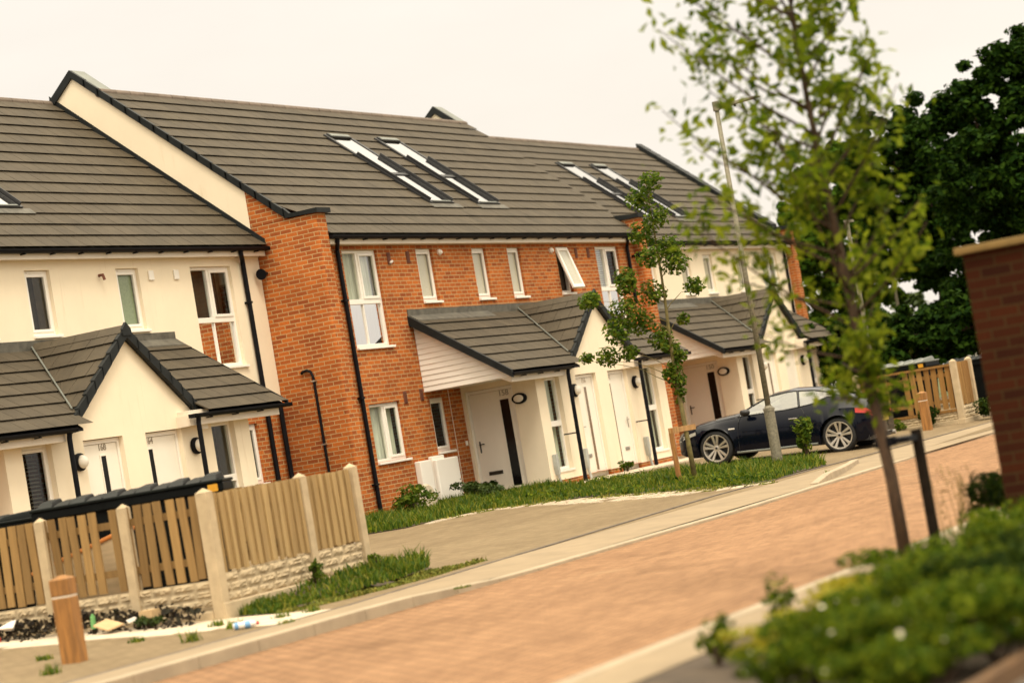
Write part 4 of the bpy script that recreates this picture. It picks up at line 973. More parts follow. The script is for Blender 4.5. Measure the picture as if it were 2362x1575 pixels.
# ------------------------------------------------------------------ bins
def big_bin(label, loc, rz, L=2.3, W_=1.05, top=1.24, group=None, stacked=False):
    t = thing('wheeled_bin', label, 'bin', loc, rz, group); z0 = -loc[2]
    mb = MB(); a, b = L / 2 - .05, W_ / 2 - .04
    mb.hexa([(-a * .88, -b * .85, .14), (a * .88, -b * .85, .14), (a * .88, b * .85, .14), (-a * .88, b * .85, .14), (-a, -b, top - .16), (a, -b, top - .16), (a, b, top - .16), (-a, b, top - .16)])
    mb.box(-L / 2, L / 2, -W_ / 2, W_ / 2, top - .2, top - .10)
    mb.build('body', M['binplastic'], t, bevel=.015)
    l = MB(); n = 11; pts = []
    l.box(-L / 2 - .01, L / 2 + .01, -W_ / 2 - .02, W_ / 2 + .02, top - .10, top - .065)
    for i in range(n):
        x0, x1 = -L / 2 + .06 + (L - .12) * i / n, -L / 2 + .06 + (L - .12) * (i + 1) / n - .012
        h = .03 if i % 2 else .052
        if i in (0, n - 1): h = .06
        l.hexa([(x0, -W_ / 2 + .03, top - .066), (x1, -W_ / 2 + .03, top - .066), (x1, W_ / 2 - .03, top - .066), (x0, W_ / 2 - .03, top - .066),
                (x0 + .02, -W_ / 4, top - .066 + h), (x1 - .02, -W_ / 4, top - .066 + h), (x1 - .02, W_ / 2 - .1, top - .04 + h), (x0 + .02, W_ / 2 - .1, top - .04 + h)])
    l.build('lid', M['binlid'], t, bevel=.01)
    r = MB(); r.box(L / 2 - .17, L / 2 - .06, -W_ / 2 - .012, -W_ / 2 - .001, top - .195, top - .115)
    r.build('reflector', M['amber'], t)
    for sx in (-1, 1):
        for sy in (-1, 1):
            w = MB(); w.lathe([(.02, -.025), (.08, -.025), (.08, .025), (.02, .025)], (sx * a * .75, sy * b * .7, .08), 'y', 14); w.build('wheel', M['tyre'], t)
    return t
b1 = big_bin('large black bin with ribbed lid and amber reflector, rising above the near fence', (-16.58, -5.55, -.13), R(-64), 2.14, .8, 1.37, 'bins in the wooden bin stores')
b2 = big_bin('black bin with a rounded lid, mostly cut off by the left edge of the photo', (-16.9, -3.55, -.1), R(-90), 1.5, 1.1, 1.27, 'bins in the wooden bin stores')
m = MB(); m.hexa([(-17.90, -6.30, -.1), (-17.75, -6.30, -.1), (-17.75, -5.0, -.1), (-17.90, -5.0, -.1), (-17.90, -6.34, .82), (-17.75, -6.34, .82), (-17.75, -5.05, .50), (-17.90, -5.05, .50)])
mt = thing('old_mattress', 'discarded cream mattress with orange edge behind the slatted fence', 'mattress', (0, 0, 0))
m.build('padding', M['mattress'], mt, bevel=.03)
m = MB(); m.hexa([(-17.915, -6.35, .79), (-17.735, -6.35, .79), (-17.735, -5.05, .475), (-17.915, -5.05, .475), (-17.915, -6.36, .835), (-17.735, -6.36, .835), (-17.735, -5.04, .515), (-17.915, -5.04, .515)]); m.build('piping', M['orange'], mt, bevel=.01)

# ------------------------------------------------------------------ timber bollards
def bollard(label, loc, h, w, rz=0):
    t = thing('timber_bollard', label, 'bollard', loc, rz, 'timber bollards on the pavement'); k = w / 2
    mb = MB(); mb.box(-k, k, -k, k, -.1, h - .20); mb.build('post', M['oak'], t, bevel=.012)
    b = MB(); b.box(-k + .008, k - .008, -k + .008, k - .008, h - .2, h - .182); b.build('groove_band', M['fascia'], t)
    c = MB(); c.box(-k, k, -k, k, h - .182, h - .035)
    c.add([(-k, -k, h - .035), (k, -k, h - .035), (k, k, h - .035), (-k, k, h - .035), (-k * .2, -k * .2, h), (k * .2, -k * .2, h), (k * .2, k * .2, h), (-k * .2, k * .2, h)], [(0, 1, 5, 4), (1, 2, 6, 5), (2, 3, 7, 6), (3, 0, 4, 7), (4, 5, 6, 7)])
    c.build('head', M['oak'], t, bevel=.008); return t
bollard('square oak bollard with a groove, in front of the weathered near fence', (-21.0, -7.85, -.25), .79, .185, R(12))
bollard('square orange-brown bollard in front of the far bin store fence', (8.75, -6.87, -.21), .80, .185, R(8))

# ------------------------------------------------------------------ litter
lt = []
n = 1500; P = np.zeros((n, 3)); 
for i in range(n):
    y = -7.5 + 4.0 * rng.random() ** .9; d = abs(rng.normal()) * .10
    P[i] = (-18.36 - d * 1.3, y, zG(y) + max(.01, .10 * (1 - d / .3) * (.5 + .5 * math.sin(y * 5.1) ** 2) + .12 * rng.random() * (d < .12)))
    if -6.2 < y < -5.6: P[i][2] += .06
o = cloud_mesh('leaf_litter', P, rng.normal(size=(n, 3)) + [0, 0, .6], rng.uniform(.02, .055, n), M['litterleaf']); tag(o, kind='stuff')
def litter(name, label, cat, mb, mat, bev=0): 
    o = mb.build(name, mat, bevel=bev); return tag(o, label, cat)
bt = thing('drink_bottle', 'plastic drink bottle with blue and white label and red cap, lying on the kerb', 'bottle', (-19.34, -8.62, -.245), R(-62))
b = MB(); b.tube([(-.11, 0, 0), (.045, 0, 0)], .036, 14); b.build('label_sleeve', M['blue'], bt)
b = MB(); b.tube([(.045, 0, 0), (.075, 0, 0), (.10, 0, 0)], [.036, .03, .015], 14); b.tube([(-.125, 0, 0), (-.11, 0, 0)], [.028, .036], 14); b.tube([(-.07, 0, .0), (-.01, 0, 0)], .0365, 14); b.build('bottle_body', M['white'], bt)
b = MB(); b.tube([(.10, 0, 0), (.125, 0, 0)], .019, 12); b.build('cap', M['red'], bt)
b = MB(); b.lathe([(.03, 0), (.033, .005), (.033, .11), (.03, .116)], (-18.62, -4.95, -.1), 'y', 14); litter('red_can', 'red drink can on its side at the far left end of the dead-leaf pile', 'can', b, M['red'])
b = MB(); b.tube([(-18.6, -6.28, -.12), (-18.62, -6.3, .0)], [.03, .025], 12); b.tube([(-18.62, -6.3, 0), (-18.622, -6.305, .02)], [.014, .014], 10); litter('green_bottle', 'small green plastic bottle beside the oak bollard', 'bottle', b, M['greenplastic'])
for k, (x, y, z, s, lab) in enumerate([(-18.50, -5.15, -.04, .07, 'white crumpled bag atop the dead leaves, left of the oak bollard'), (-18.60, -6.75, -.12, .06, 'white crumpled paper in the dead leaves, right of the oak bollard')]):
    q = [(x + s * rng.normal() * .5, y + s * rng.normal() * .7, z + s * abs(rng.normal()) * .55) for _ in range(26)]
    bm = bmesh.new(); [bm.verts.new(p) for p in q]; bmesh.ops.convex_hull(bm, input=bm.verts); me = bpy.data.meshes.new('crumpled_bag'); bm.to_mesh(me); bm.free(); me.materials.append(M['white'])
    o = bpy.data.objects.new('crumpled_bag', me); COL.objects.link(o); tag(o, lab, 'litter')
b = MB(); b.hexa([(-18.8, -6.6, -.16), (-18.6, -6.66, -.13), (-18.55, -6.42, -.06), (-18.74, -6.38, -.1), (-18.8, -6.6, -.145), (-18.6, -6.66, -.115), (-18.55, -6.42, -.045), (-18.74, -6.38, -.085)]); litter('flat_carton', 'torn pale card carton lying just right of the oak bollard', 'carton', b, M['cardboard'])
b = MB(); b.box(-18.60, -18.44, -7.02, -6.86, -.10, -.02); litter('card_box', 'small brown card box among dead leaves against the fence base', 'box', b, M['cardboard'])
b = MB(); b.lathe([(.035, 0), (.045, .0), (.05, .03), (.045, .034)], (-8.8, -3.6, -.07), 'z', 12, sx=1.4); litter('paper_cup', 'white squashed cup alone on the forecourt paving', 'litter', b, M['white'])
def leafy(name, label, cat, loc, rad, hgt, n, mat, size, parent=None, group=None, stems=True, aspect=1.6, flowers=0, hollow=.35, nl=13, lr_=(.24, .50)):
    """small plant: stems and a leaf cloud with an uneven outline"""
    t = thing(name, label, cat, loc, 0, group)
    lob = [(rng.uniform(-.6, .6) * rad, rng.uniform(-.6, .6) * rad, rng.uniform(.30, .95) * hgt, rng.uniform(*lr_)) for _ in range(nl)]
    P = []; Nn = []
    while len(P) < n:
        lx, ly, lz, lr = lob[rng.integers(nl)]
        d = rng.normal(size=3); d /= np.linalg.norm(d); r = (hollow + (1 - hollow) * rng.random() ** .6)
        p = np.array([lx, ly, lz]) + d * r * np.array([rad * lr, rad * lr, hgt * lr * .55])
        if p[2] < .01: continue
        P.append(p); Nn.append(d + rng.normal(size=3) * .7 + [0, 0, .5])
    cloud_mesh('foliage', P, Nn, rng.uniform(size * .6, size * 1.3, n), M[mat], t, aspect)
    if stems:
        s = MB()
        for lx, ly, lz, lr in lob[:6]: s.tube([(0, 0, -.03), (lx * .4, ly * .4, lz * .5), (lx, ly, lz)], [.012, .008, .003], 5)
        s.build('stem', M['bark'], t)
    if flowers:
        idx = rng.choice(n, flowers, replace=False)
        Pf = np.array([P[i] for i in idx]) + [0, 0, .02]
        cloud_mesh('blossom', Pf, rng.normal(size=(flowers, 3)) + [0, 0, 1], rng.uniform(.010, .018, flowers), M['blossom'], t, 1.1)
    return t
leafy('weed_plant', 'low green weed growing through the dead leaves by the fence base', 'weed', (-18.55, -6.95, -.21), .16, .16, 260, 'leafbright', .03)
leafy('weed_plant', 'small leafy weed against the rock-faced base, nearer the fence corner', 'weed', (-16.62, -7.76, -.1), .11, .22, 200, 'leafdark', .028)
leafy('weed_plant', 'small leafy weed at the foot of the last near fence post', 'weed', (-15.35, -7.76, -.08), .09, .13, 160, 'leafdark', .025)

# ------------------------------------------------------------------ plants by the houses
leafy('weed_plant', 'tall leafy weed clump at the foot of the brick corner downpipe', 'weed', (-2.0, -.85, 0), .5, .5, 700, 'leafdark', .045)
leafy('weed_plant', 'dark purple-green weed between the meter boxes and door 158', 'weed', (1.35, -.45, 0), .30, .34, 400, 'shrubdark', .045)
leafy('weed_plant', 'broad green weed below the white meter boxes', 'weed', (.3, -.9, 0), .5, .38, 600, 'leafbright', .05)
leafy('weed_plant', 'low weed tuft at the doorstep between the two middle doors', 'weed', (4.9, -1.85, 0), .2, .22, 220, 'leafdark', .04)
leafy('shrub', 'upright leafy shrub growing beside the lamp post', 'shrub', (.47, -7.25, -.23), .20, .74, 520, 'leafdark', .045)
st = MB(); st.lathe([(.30, 0), (.31, .03), (.31, .10), (.28, .12)], (-1.15, -.55, .20), 'y', 22); o = st.build('round_stone', M['slab'], bevel=.01); tag(o, 'round pale stone disc leaning by the brick wall among weeds', 'stone')

# ------------------------------------------------------------------ trees
def limb(mb, a, b, r0, r1, sag=0, n=5, wob=.03):
    a, b = Vector(a), Vector(b); pts = []
    for i in range(n + 1):
        t = i / n; p = a.lerp(b, t); p.z += sag * math.sin(math.pi * t)
        if 0 < i < n: p += Vector((random.uniform(-wob, wob), random.uniform(-wob, wob), 0))
        pts.append(p)
    mb.tube([tuple(p) for p in pts], [r0 + (r1 - r0) * i / n for i in range(n + 1)], 7)
    return pts
# foreground tree
ft = thing('young_tree', 'young tree with thin upright branches and yellow-green leaves in the near planting bed', 'tree', (-21.25, -15.80, -.28), 0)
tb = MB(); trunk = [(0, 0, 0), (-.01, 0, .6), (-.06, .02, 1.2), (-.07, .05, 1.9), (-.14, .06, 2.7), (-.18, .08, 3.5), (-.20, .07, 4.4), (-.22, .06, 5.2)]
tb.tube(trunk, [.052, .047, .042, .036, .030, .022, .014, .005], 10)
def on_trunk(z):
    for a, b in zip(trunk, trunk[1:]):
        if a[2] <= z <= b[2]:
            t = (z - a[2]) / (b[2] - a[2]); return tuple(a[i] + (b[i] - a[i]) * t for i in range(3))
    return trunk[-1]
P, Nn, Sz = [], [], []
br = MB()
for k in range(40):
    z = 1.12 + 3.6 * (k / 39) ** .95; base = on_trunk(z); a = k * 2.399 + random.uniform(-.4, .4)
    L = random.uniform(.55, 1.0) * (1.05 - .05 * (z - 1)) * (1.12 + .32 * math.cos(a - math.atan2(.894, -.447))) * (.8 if z < 1.7 else 1.05); up = random.uniform(.55, 1.1)
    if k < 5: L *= .6; up = .15
    e = (base[0] + math.cos(a) * L * .85, base[1] + math.sin(a) * L * .85, base[2] + L * up)
    pts = limb(br, base, e, .014, .003, -.04, 6, .02)
    n = int(44 * L)
    for q in range(n):
        t = .15 + .85 * rng.random() ** .7; i = min(5, int(t * 6)); p = pts[i].lerp(pts[i + 1], t * 6 - i)
        c = rng.normal(size=3) * .085
        P.append((p.x + c[0], p.y + c[1], p.z + c[2])); Nn.append(rng.normal(size=3) + [0, 0, .9]); Sz.append(rng.uniform(.040, .074))
    for q in range(2):                    # twigs
        t = random.uniform(.3, .8); i = int(t * 6); p = pts[i].lerp(pts[i + 1], t * 6 - i)
        e2 = (p.x + random.uniform(-.25, .25), p.y + random.uniform(-.25, .25), p.z + random.uniform(.1, .32))
        tp = limb(br, tuple(p), e2, .005, .002, 0, 2, .01)
        for _ in range(30):
            c = rng.normal(size=3) * .05; pp = tp[0].lerp(tp[2], rng.random() ** .6)
            P.append((pp.x + c[0], pp.y + c[1], pp.z + c[2])); Nn.append(rng.normal(size=3) + [0, 0, .9]); Sz.append(rng.uniform(.034, .062))
for zz, L, da, upk in ((1.5, .95, .3, .35), (1.9, 1.1, -.3, .40), (2.3, 1.15, .25, .5), (2.7, 1.1, -.2, .55), (3.1, 1.05, .35, .6), (3.4, .95, 0, .75), (2.1, .8, 2.6, .6), (2.9, .75, 3.4, .7)):
    base = on_trunk(zz); a = math.atan2(.894, -.447) + da
    pts = limb(br, base, (base[0] + math.cos(a) * L * .85, base[1] + math.sin(a) * L * .85, base[2] + L * upk), .013, .003, -.05, 6, .03)
    for q in range(int(62 * L)):
        t_ = .3 + .7 * rng.random() ** .7; i = min(5, int(t_ * 6)); p = pts[i].lerp(pts[i + 1], t_ * 6 - i); c = rng.normal(size=3) * .10
        P.append((p.x + c[0], p.y + c[1], p.z + c[2])); Nn.append(rng.normal(size=3) + [0, 0, .9]); Sz.append(rng.uniform(.030, .055))
for _ in range(170):                      # dense tuft round the trunk where the lower shoots start
    z = rng.uniform(1.2, 2.2); b0 = on_trunk(z); c = rng.normal(size=3) * [.13, .13, .05]
    P.append((b0[0] + c[0], b0[1] + c[1], z + c[2])); Nn.append(rng.normal(size=3) + [0, 0, .6]); Sz.append(rng.uniform(.03, .05))
tb.build('trunk', M['bark'], ft, smooth=True); br.build('branches', M['bark'], ft, smooth=True)
cloud_mesh('crown', P, Nn, Sz, M['leaf'], ft, 1.7)
ms = thing('tree_stake', 'dark round stake tied to the young foreground tree', 'stake', (-21.0, -15.97, -.28))
s = MB(); s.tube([(0, 0, 0), (-.01, 0, .92)], .042, 12); s.build('post', M['darkstake'], ms)
s = MB(); s.box(-.28, .02, -.02, .20, .84, .885); s.box(-.31, -.2, .1, .24, .83, .90); s.build('tie', M['black'], ms)
# street tree on the verge
s2 = thing('street_tree', 'slim staked street tree with clumped leaves on the grass verge before the houses', 'tree', (-1.3, -5.85, -.17), 0)
tb = MB(); trunk = [(0, 0, 0), (-.03, 0, .7), (-.02, .02, 1.5), (-.06, .0, 2.3), (-.10, -.06, 3.2), (-.16, -.1, 4.2), (-.28, -.15, 5.05)]
tb.tube(trunk, [.046, .042, .036, .031, .023, .014, .005], 9); tb.build('trunk', M['barkgreen'], s2, smooth=True)
CL = [(-1.69, -6.13, 4.88, .22), (-1.53, -5.81, 4.65, .25), (-1.56, -6.08, 4.3, .25), (-1.49, -5.73, 4.07, .26), (-1.29, -6.07, 3.78, .29), (-1.3, -6.15, 3.52, .29), (-1.75, -5.91, 3.67, .25), (-1.86, -5.46, 3.38, .22), (-1.09, -6.34, 3.07, .19), (-2.48, -5.0, 3.07, .19), (-2.24, -4.96, 3.13, .15), (-1.92, -5.47, 3.23, .18), (-1.42, -5.71, 3.07, .26), (-1.85, -5.36, 2.81, .33), (-1.61, -5.5, 2.59, .26), (-2.11, -5.27, 2.51, .27), (-1.13, -6.06, 2.56, .13), (-1.26, -5.71, 2.39, .16), (-1.5, -5.75, 2.25, .22), (-1.23, -5.8, 2.12, .16), (-2.06, -4.98, 2.12, .23), (-1.95, -5.33, 2.13, .18), (-2.27, -4.69, 2.15, .13), (-1.3, -5.84, 1.79, .15), (-1.33, -5.85, 1.56, .17), (-1.33, -5.87, 1.35, .1), (-1.28, -5.95, 1.95, .14), (-1.42, -5.75, 1.68, .12), (-1.25, -5.8, 1.2, .08)]
P, Nn, Sz = [], [], []; br = MB()
for x, y, z, r in CL:
    x, y, z = x + 1.3, y + 5.85, z + .17; b0 = on_trunk(max(1.2, z - .12 - .38 * math.hypot(x + .07, y)))
    limb(br, b0, (x, y, z - r * .3), .008, .002, .10, 5, .03)
    for _ in range(int(3300 * r * r) + 60):
        d = rng.normal(size=3); d /= np.linalg.norm(d); q = r * rng.random() ** .45
        P.append((x + d[0] * q, y + d[1] * q, z + d[2] * q * .85)); Nn.append(d * .6 + rng.normal(size=3) * .6 + [0, 0, .7]); Sz.append(rng.uniform(.026, .052))
br.build('branches', M['barkgreen'], s2, smooth=True); cloud_mesh('crown', P, Nn, Sz, M['leafdark'], s2, 1.25)
k2 = thing('tree_stake', 'square timber stake and crossbar supporting the slim street tree', 'stake', (-1.62, -5.70, -.17))
s = MB(); s.box(-.035, .035, -.035, .035, 0, .95); s.build('post', M['oak'], k2, bevel=.006)
s = MB(); s.hexa([(-.04, .03, .86), (.42, -.24, .86), (.42, -.28, .86), (-.04, -.01, .86), (-.04, .03, .95), (.42, -.24, .95), (.42, -.28, .95), (-.04, -.01, .95)]); s.build('crossbar', M['stakewood'], k2)

def big_tree(label, base, crowns, n, mat, leaf, group='big trees beyond the houses', name='broadleaf_tree'):
    t = thing(name, label, 'tree', base, 0, group)
    top = max(c[2] for c in crowns)
    tb = MB(); limb(tb, (0, 0, -.3), (.1, .1, top * .75), .32, .10, 0, 6, .12)
    for c in crowns: limb(tb, (.05, .05, max(1.0, min(c[2] - c[3] * .5, top * .55))), (c[0], c[1], c[2]), .12, .03, .2, 5, .15)
    tb.build('trunk', M['bark'], t, smooth=True)
    P, Nn = [], []
    # clumps on the shell of every crown lobe, leaves inside each clump
    cl = []
    for c in crowns:
        for _ in range(int(40 * c[3])):
            d = rng.normal(size=3); d /= np.linalg.norm(d); cl.append((np.array(c[:3]) + d * c[3] * rng.uniform(.5, 1.02) * [1, 1, .92], rng.uniform(.22, .52) * (.6 + .2 * c[3] / 2)))
    k = max(6, n // len(cl))
    for p, r in cl:
        d = rng.normal(size=(k, 3)); d /= np.linalg.norm(d, axis=1, keepdims=True); q = r * rng.random((k, 1)) ** .5
        P.append(p + d * q * [1.1, 1.1, .75]); Nn.append(d * .5 + rng.normal(size=(k, 3)) * .5 + [0, 0, .8])
    P = np.concatenate(P); Nn = np.concatenate(Nn); ok = P[:, 2] > .3; P, Nn = P[ok], Nn[ok]
    cloud_mesh('crown', P, Nn, rng.uniform(leaf * .6, leaf * 1.35, len(P)), M[mat], t, 1.4)
    return t
big_tree('dark broadleaf tree at the right edge, the tallest, reaching the top corner', (30.9, -3.9, -.1), [(-.3, .78, 8.29, 1.34), (.32, -.36, 8.98, 1.59), (-1.4, .3, 6.35, 1.91), (-.26, -.94, 7.02, 2.04), (-.75, .6, 4.24, 1.91), (1.42, -.35, 4.7, 2.04), (.23, 1.39, 2.81, 1.4), (-.53, -.31, 2.4, 1.78), (1.27, -1.11, 9.4, 1.4), (.6, -.9, 5.6, 2.0)], 60000, 'leaffar', .115)
big_tree('dark broadleaf tree in the middle of the group, behind the far bin store', (35.8, .1, -.1), [(-.72, .86, 7.95, 1.52), (.97, 0, 8.4, 1.59), (-.05, .64, 6.37, 1.8), (1.15, -.42, 6.6, 1.8), (-.82, -.52, 4.33, 1.66), (-.27, .24, 5.03, 1.24), (-.26, -.8, 2.88, 1.1)], 48000, 'leaffar', .115)
big_tree('rounded mid-green tree nearest the end house gable', (38.5, 4.4, -.1), [(-.5, .57, 6.48, 1.24), (.36, -.63, 7.89, 1.53), (-.01, .68, 4.71, 1.45), (.98, -.61, 5.96, 1.67), (.03, .43, 3.18, 1.16), (1.17, -.97, 4.39, 1.16), (-1.6, .53, 5.45, .8)], 64000, 'leaflit', .115)
big_tree('row of low dark hedge trees right behind the far bin store', (22.5, -2.3, -.1), [(-1.16, 2.31, 2.22, .69), (-.7, 1.41, 2.05, .86), (-.24, .48, 1.99, .86), (.23, -.46, 2.04, .86), (.7, -1.41, 2.1, .92), (1.17, -2.34, 2.09, .92), (0, 0, 1.1, .9), (-.8, 1.6, 1.1, .9), (.8, -1.6, 1.1, .9)], 26000, 'leaffar', .10)
big_tree('lighter green bushy tree low between the dark trees and the bins', (50.4, 7.2, -.1), [(-.8, 1.1, 2.6, 1.1), (0, -.4, 2.5, 1.2), (.7, -1.8, 2.2, 1.1), (.4, -1.3, 3.3, .8), (-1.4, 2.3, 3.0, 1.2)], 9000, 'leafbright', .15)
big_tree('distant green tree low at the end of the road', (62, 1.2, -.1), [(0, 0, 3.0, 2.6), (1.5, -3, 2.5, 2.4), (-1, 3, 3.2, 2.4)], 8000, 'leafbright', .2)

# ------------------------------------------------------------------ near planting bed
i = 0
bed = [(-26.95, -17.05, .45, .24, 'shrubgold'), (-26.65, -17.6, .62, .36, 'shrub'), (-26.0, -17.15, .55, .28, 'shrubgold'), (-25.6, -17.85, .70, .46, 'shrub'), (-25.2, -17.35, .65, .34, 'shrub'),
       (-24.4, -17.65, .70, .42, 'shrub'), (-24.3, -17.1, .50, .27, 'shrubgold'), (-23.5, -17.4, .65, .38, 'shrub'), (-23.3, -18.0, .65, .44, 'shrubdark'), (-22.6, -17.15, .60, .34, 'shrub'), (-22.4, -17.8, .65, .46, 'shrubdark'),
       (-21.8, -17.3, .60, .38, 'shrub'), (-24.5, -18.15, .65, .46, 'shrubdark'), (-26.3, -18.2, .65, .44, 'shrubdark'), (-27.2, -17.95, .58, .42, 'shrub'), (-21.2, -17.0, .5, .32, 'shrub')]
bed += [(-27.6, -17.45, .46, .32, 'shrub'), (-28.25, -17.55, .36, .30, 'shrub'), (-28.15, -18.0, .42, .36, 'shrub'), (-27.0, -17.6, .45, .34, 'shrub'), (-26.4, -17.35, .42, .30, 'shrubgold'), (-28.0, -17.85, .42, .30, 'shrub'), (-28.4, -18.2, .5, .38, 'shrub'), (-27.3, -18.3, .55, .42, 'shrubdark'), (-24.0, -18.3, .6, .42, 'shrubdark'), (-29.0, -18.15, .36, .30, 'shrub'), (-22.6, -18.25, .6, .45, 'shrubdark'), (-26.8, -18.42, .5, .44, 'shrubdark'), (-25.9, -18.45, .5, .46, 'shrubdark'), (-25.2, -18.2, .55, .46, 'shrub'), (-27.9, -18.35, .5, .36, 'shrub')]  # dark rows along the timber edging: deep shade put into the leaf colour
labs = ['yellow-green ground-cover shrub nearest the bottom edge of the photo by the kerb', 'mid-green spreading shrub with cream flowers nearest the bottom edge', 'golden shrub at the kerb edge, second from the bottom', 'broad mid-green shrub mound filling the bottom right', 'mid-green shrub just behind the golden edge plants',
        'green shrub mound in the middle of the near bed', 'golden shrub at the kerb edge, farthest from the bottom', 'green shrub mound near the foreground tree, towards the path', 'dark shrub mound by the timber edging, third from the bottom', 'green shrub right at the foot of the foreground tree', 'dark shrub mound by the timber edging, farthest along the bed',
        'green shrub at the back of the bed before the brick garden wall', 'dark shrub mound by the timber edging, second from the bottom', 'dark shrub mound by the timber edging, nearest the bottom edge', 'small green shrub at the bottom edge, beside the timber edging', 'green shrub under the brick garden wall, at the stake', 'mid-green shrub just inside the bottom edge, left part of the hedge', 'leftmost green shrub along the bottom edge', 'mid-green shrub along the bottom edge, between the leftmost one and the timber edging', 'mid-green shrub behind the golden one nearest the bottom edge', 'golden shrub at the kerb edge, between the two nearest sprigs', 'green flowering shrub cut by the bottom edge, next to the golden ones', 'green flowering shrub cut by the bottom edge, in the middle of the bed', 'dark shrub at the bottom right corner against the timber edging', 'dark shrub by the timber edging at the right edge of the photo, lower one', 'green shrub tip barely showing along the bottom edge', 'dark shrub by the timber edging at the right edge of the photo, upper one', 'dark shrub overhanging the timber edging at the bottom right corner', 'dark shrub overhanging the timber edging, just up from the bottom right corner', 'mid-green shrub at the right edge of the photo below the garden wall', 'mid-green shrub at the bottom edge overhanging the timber edging']
for (x, y, r, h, mt_), lab in zip(bed, labs):
    h *= random.uniform(.85, 1.2); r *= 1.05
    leafy('ground_shrub', lab, 'shrub', (x, y, -.28), r, h, int(4600 * r), mt_, .026, group='low shrubs in the near planting bed', aspect=2.2, flowers=(9 if mt_ == 'shrub' else 2), hollow=.72, nl=30, lr_=(.13, .26))
leafy('wispy_sapling', 'wispy twiggy sapling at the kerb, lowest in the photo', 'sapling', (-26.75, -16.5, -.27), .13, .24, 160, 'shrub', .03)
leafy('wispy_sapling', 'small twiggy plant on the near path edge beside the golden shrubs', 'sapling', (-25.4, -16.4, -.27), .13, .30, 150, 'shrub', .026)
leafy('spiky_shrub', 'dark spiky shrub at the foot of the brick garden wall', 'shrub', (-20.4, -16.35, -.28), .34, .52, 900, 'shrubdark', .05, aspect=4)
ds = thing('dry_weed', 'dry yellow seed-stalk weeds beside the dark tree stake', 'weed', (-20.6, -16.05, -.28))
s = MB(); P, Nn = [], []
for k in range(16):
    x, y = random.uniform(-.3, .35), random.uniform(-.2, .15); h = random.uniform(.28, .62); e = (x + random.uniform(-.12, .12), y + random.uniform(-.1, .1), h)
    limb(s, (x, y, 0), e, .004, .002, 0, 3, .012)
    for q in range(16): P.append((e[0] + rng.normal() * .018, e[1] + rng.normal() * .018, h - rng.random() * .22)); Nn.append(rng.normal(size=3))
s.build('stalks', M['straw'], ds); cloud_mesh('seed_heads', P, Nn, rng.uniform(.008, .02, len(P)), M['straw'], ds, 2)
ds = thing('dry_weed', 'dry seed-stalk weeds against the brick garden wall', 'weed', (-20.1, -16.5, -.28))
s = MB(); P, Nn = [], []
for k in range(9):
    x, y = random.uniform(-.12, .12), random.uniform(-.1, .1); h = random.uniform(.5, .82); e = (x + random.uniform(-.12, .12), y + random.uniform(-.1, .1), h)
    limb(s, (x, y, 0), e, .004, .002, 0, 3, .012)
    for q in range(20): P.append((e[0] + rng.normal() * .03, e[1] + rng.normal() * .03, h - rng.random() * .22)); Nn.append(rng.normal(size=3))
s.build('stalks', M['straw'], ds); cloud_mesh('seed_heads', P, Nn, rng.uniform(.008, .02, len(P)), M['straw'], ds, 2)
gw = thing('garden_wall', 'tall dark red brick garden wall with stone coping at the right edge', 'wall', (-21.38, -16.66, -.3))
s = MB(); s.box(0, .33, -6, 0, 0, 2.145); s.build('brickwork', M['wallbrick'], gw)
s = MB(); s.box(-.05, .38, -6.05, .05, 2.145, 2.20); s.build('coping', M['coping'], gw, bevel=.01)

# ------------------------------------------------------------------ street lamps
def lamp(label, loc, H_, arm, rz, parts=True):
    t = thing('street_lamp', label, 'lamp post', loc, rz, 'street lamps')
    p = MB(); p.tube([(0, 0, 1.0), (0, 0, H_)], [.050, .038], 16); p.build('pole', M['galv'], t, smooth=True)
    p = MB(); p.tube([(0, 0, -.2), (0, 0, 1.0), (0, 0, 1.07)], [.092, .092, .062], 18); p.tube([(0, 0, .98), (0, 0, 1.03)], .101, 18); p.build('base_column', M['galv'], t)
    p = MB(); p.tube([(0, 0, H_ - .14), (0, 0, H_ + .02)], .062, 14); p.tube([(0, 0, H_ - .10), (.12, 0, H_ - .09)], .03, 10); p.build('bracket', M['galv'], t)
    h = MB(); h.hexa([(.06, -.06, H_ - .115), (arm, -.09, H_ - .03), (arm, .09, H_ - .03), (.06, .06, H_ - .115), (.06, -.05, H_ - .035), (arm - .05, -.08, H_ - .005), (arm - .05, .08, H_ - .005), (.06, .05, H_ - .035)])
    ho = h.build('lantern', M['galv'], t, bevel=.012)
    h = MB(); h.lathe([(.03, 0), (.03, .04), (.02, .05)], (.30, 0, H_ - .02), 'z', 10); h.box(.30, .34, -.02, .02, H_ - .12, H_ - .085); h.build('sensor', M['black'], ho)
    return t
lamp('galvanised street lamp standing in the grass before the parked car', (.20, -6.79, -.2), 6.37, .78, R(-68))
def far_lamp(label, loc, H_):
    t = thing('street_lamp', label, 'lamp post', loc, 0, 'street lamps')
    p = MB(); p.tube([(0, 0, 0), (0, 0, H_)], [.07, .05], 10); p.build('pole', M['galv'], t)
    p = MB(); p.box(-.06, .4, -.06, .06, H_ - .02, H_ + .04); p.build('lantern', M['galv'], t)
far_lamp('distant grey lamp post in front of the dark trees', (19.2, -2.5, -.1), 5.1)
far_lamp('thin dark lamp post far off above the far bins', (38.9, 2.73, -.1), 4.2)

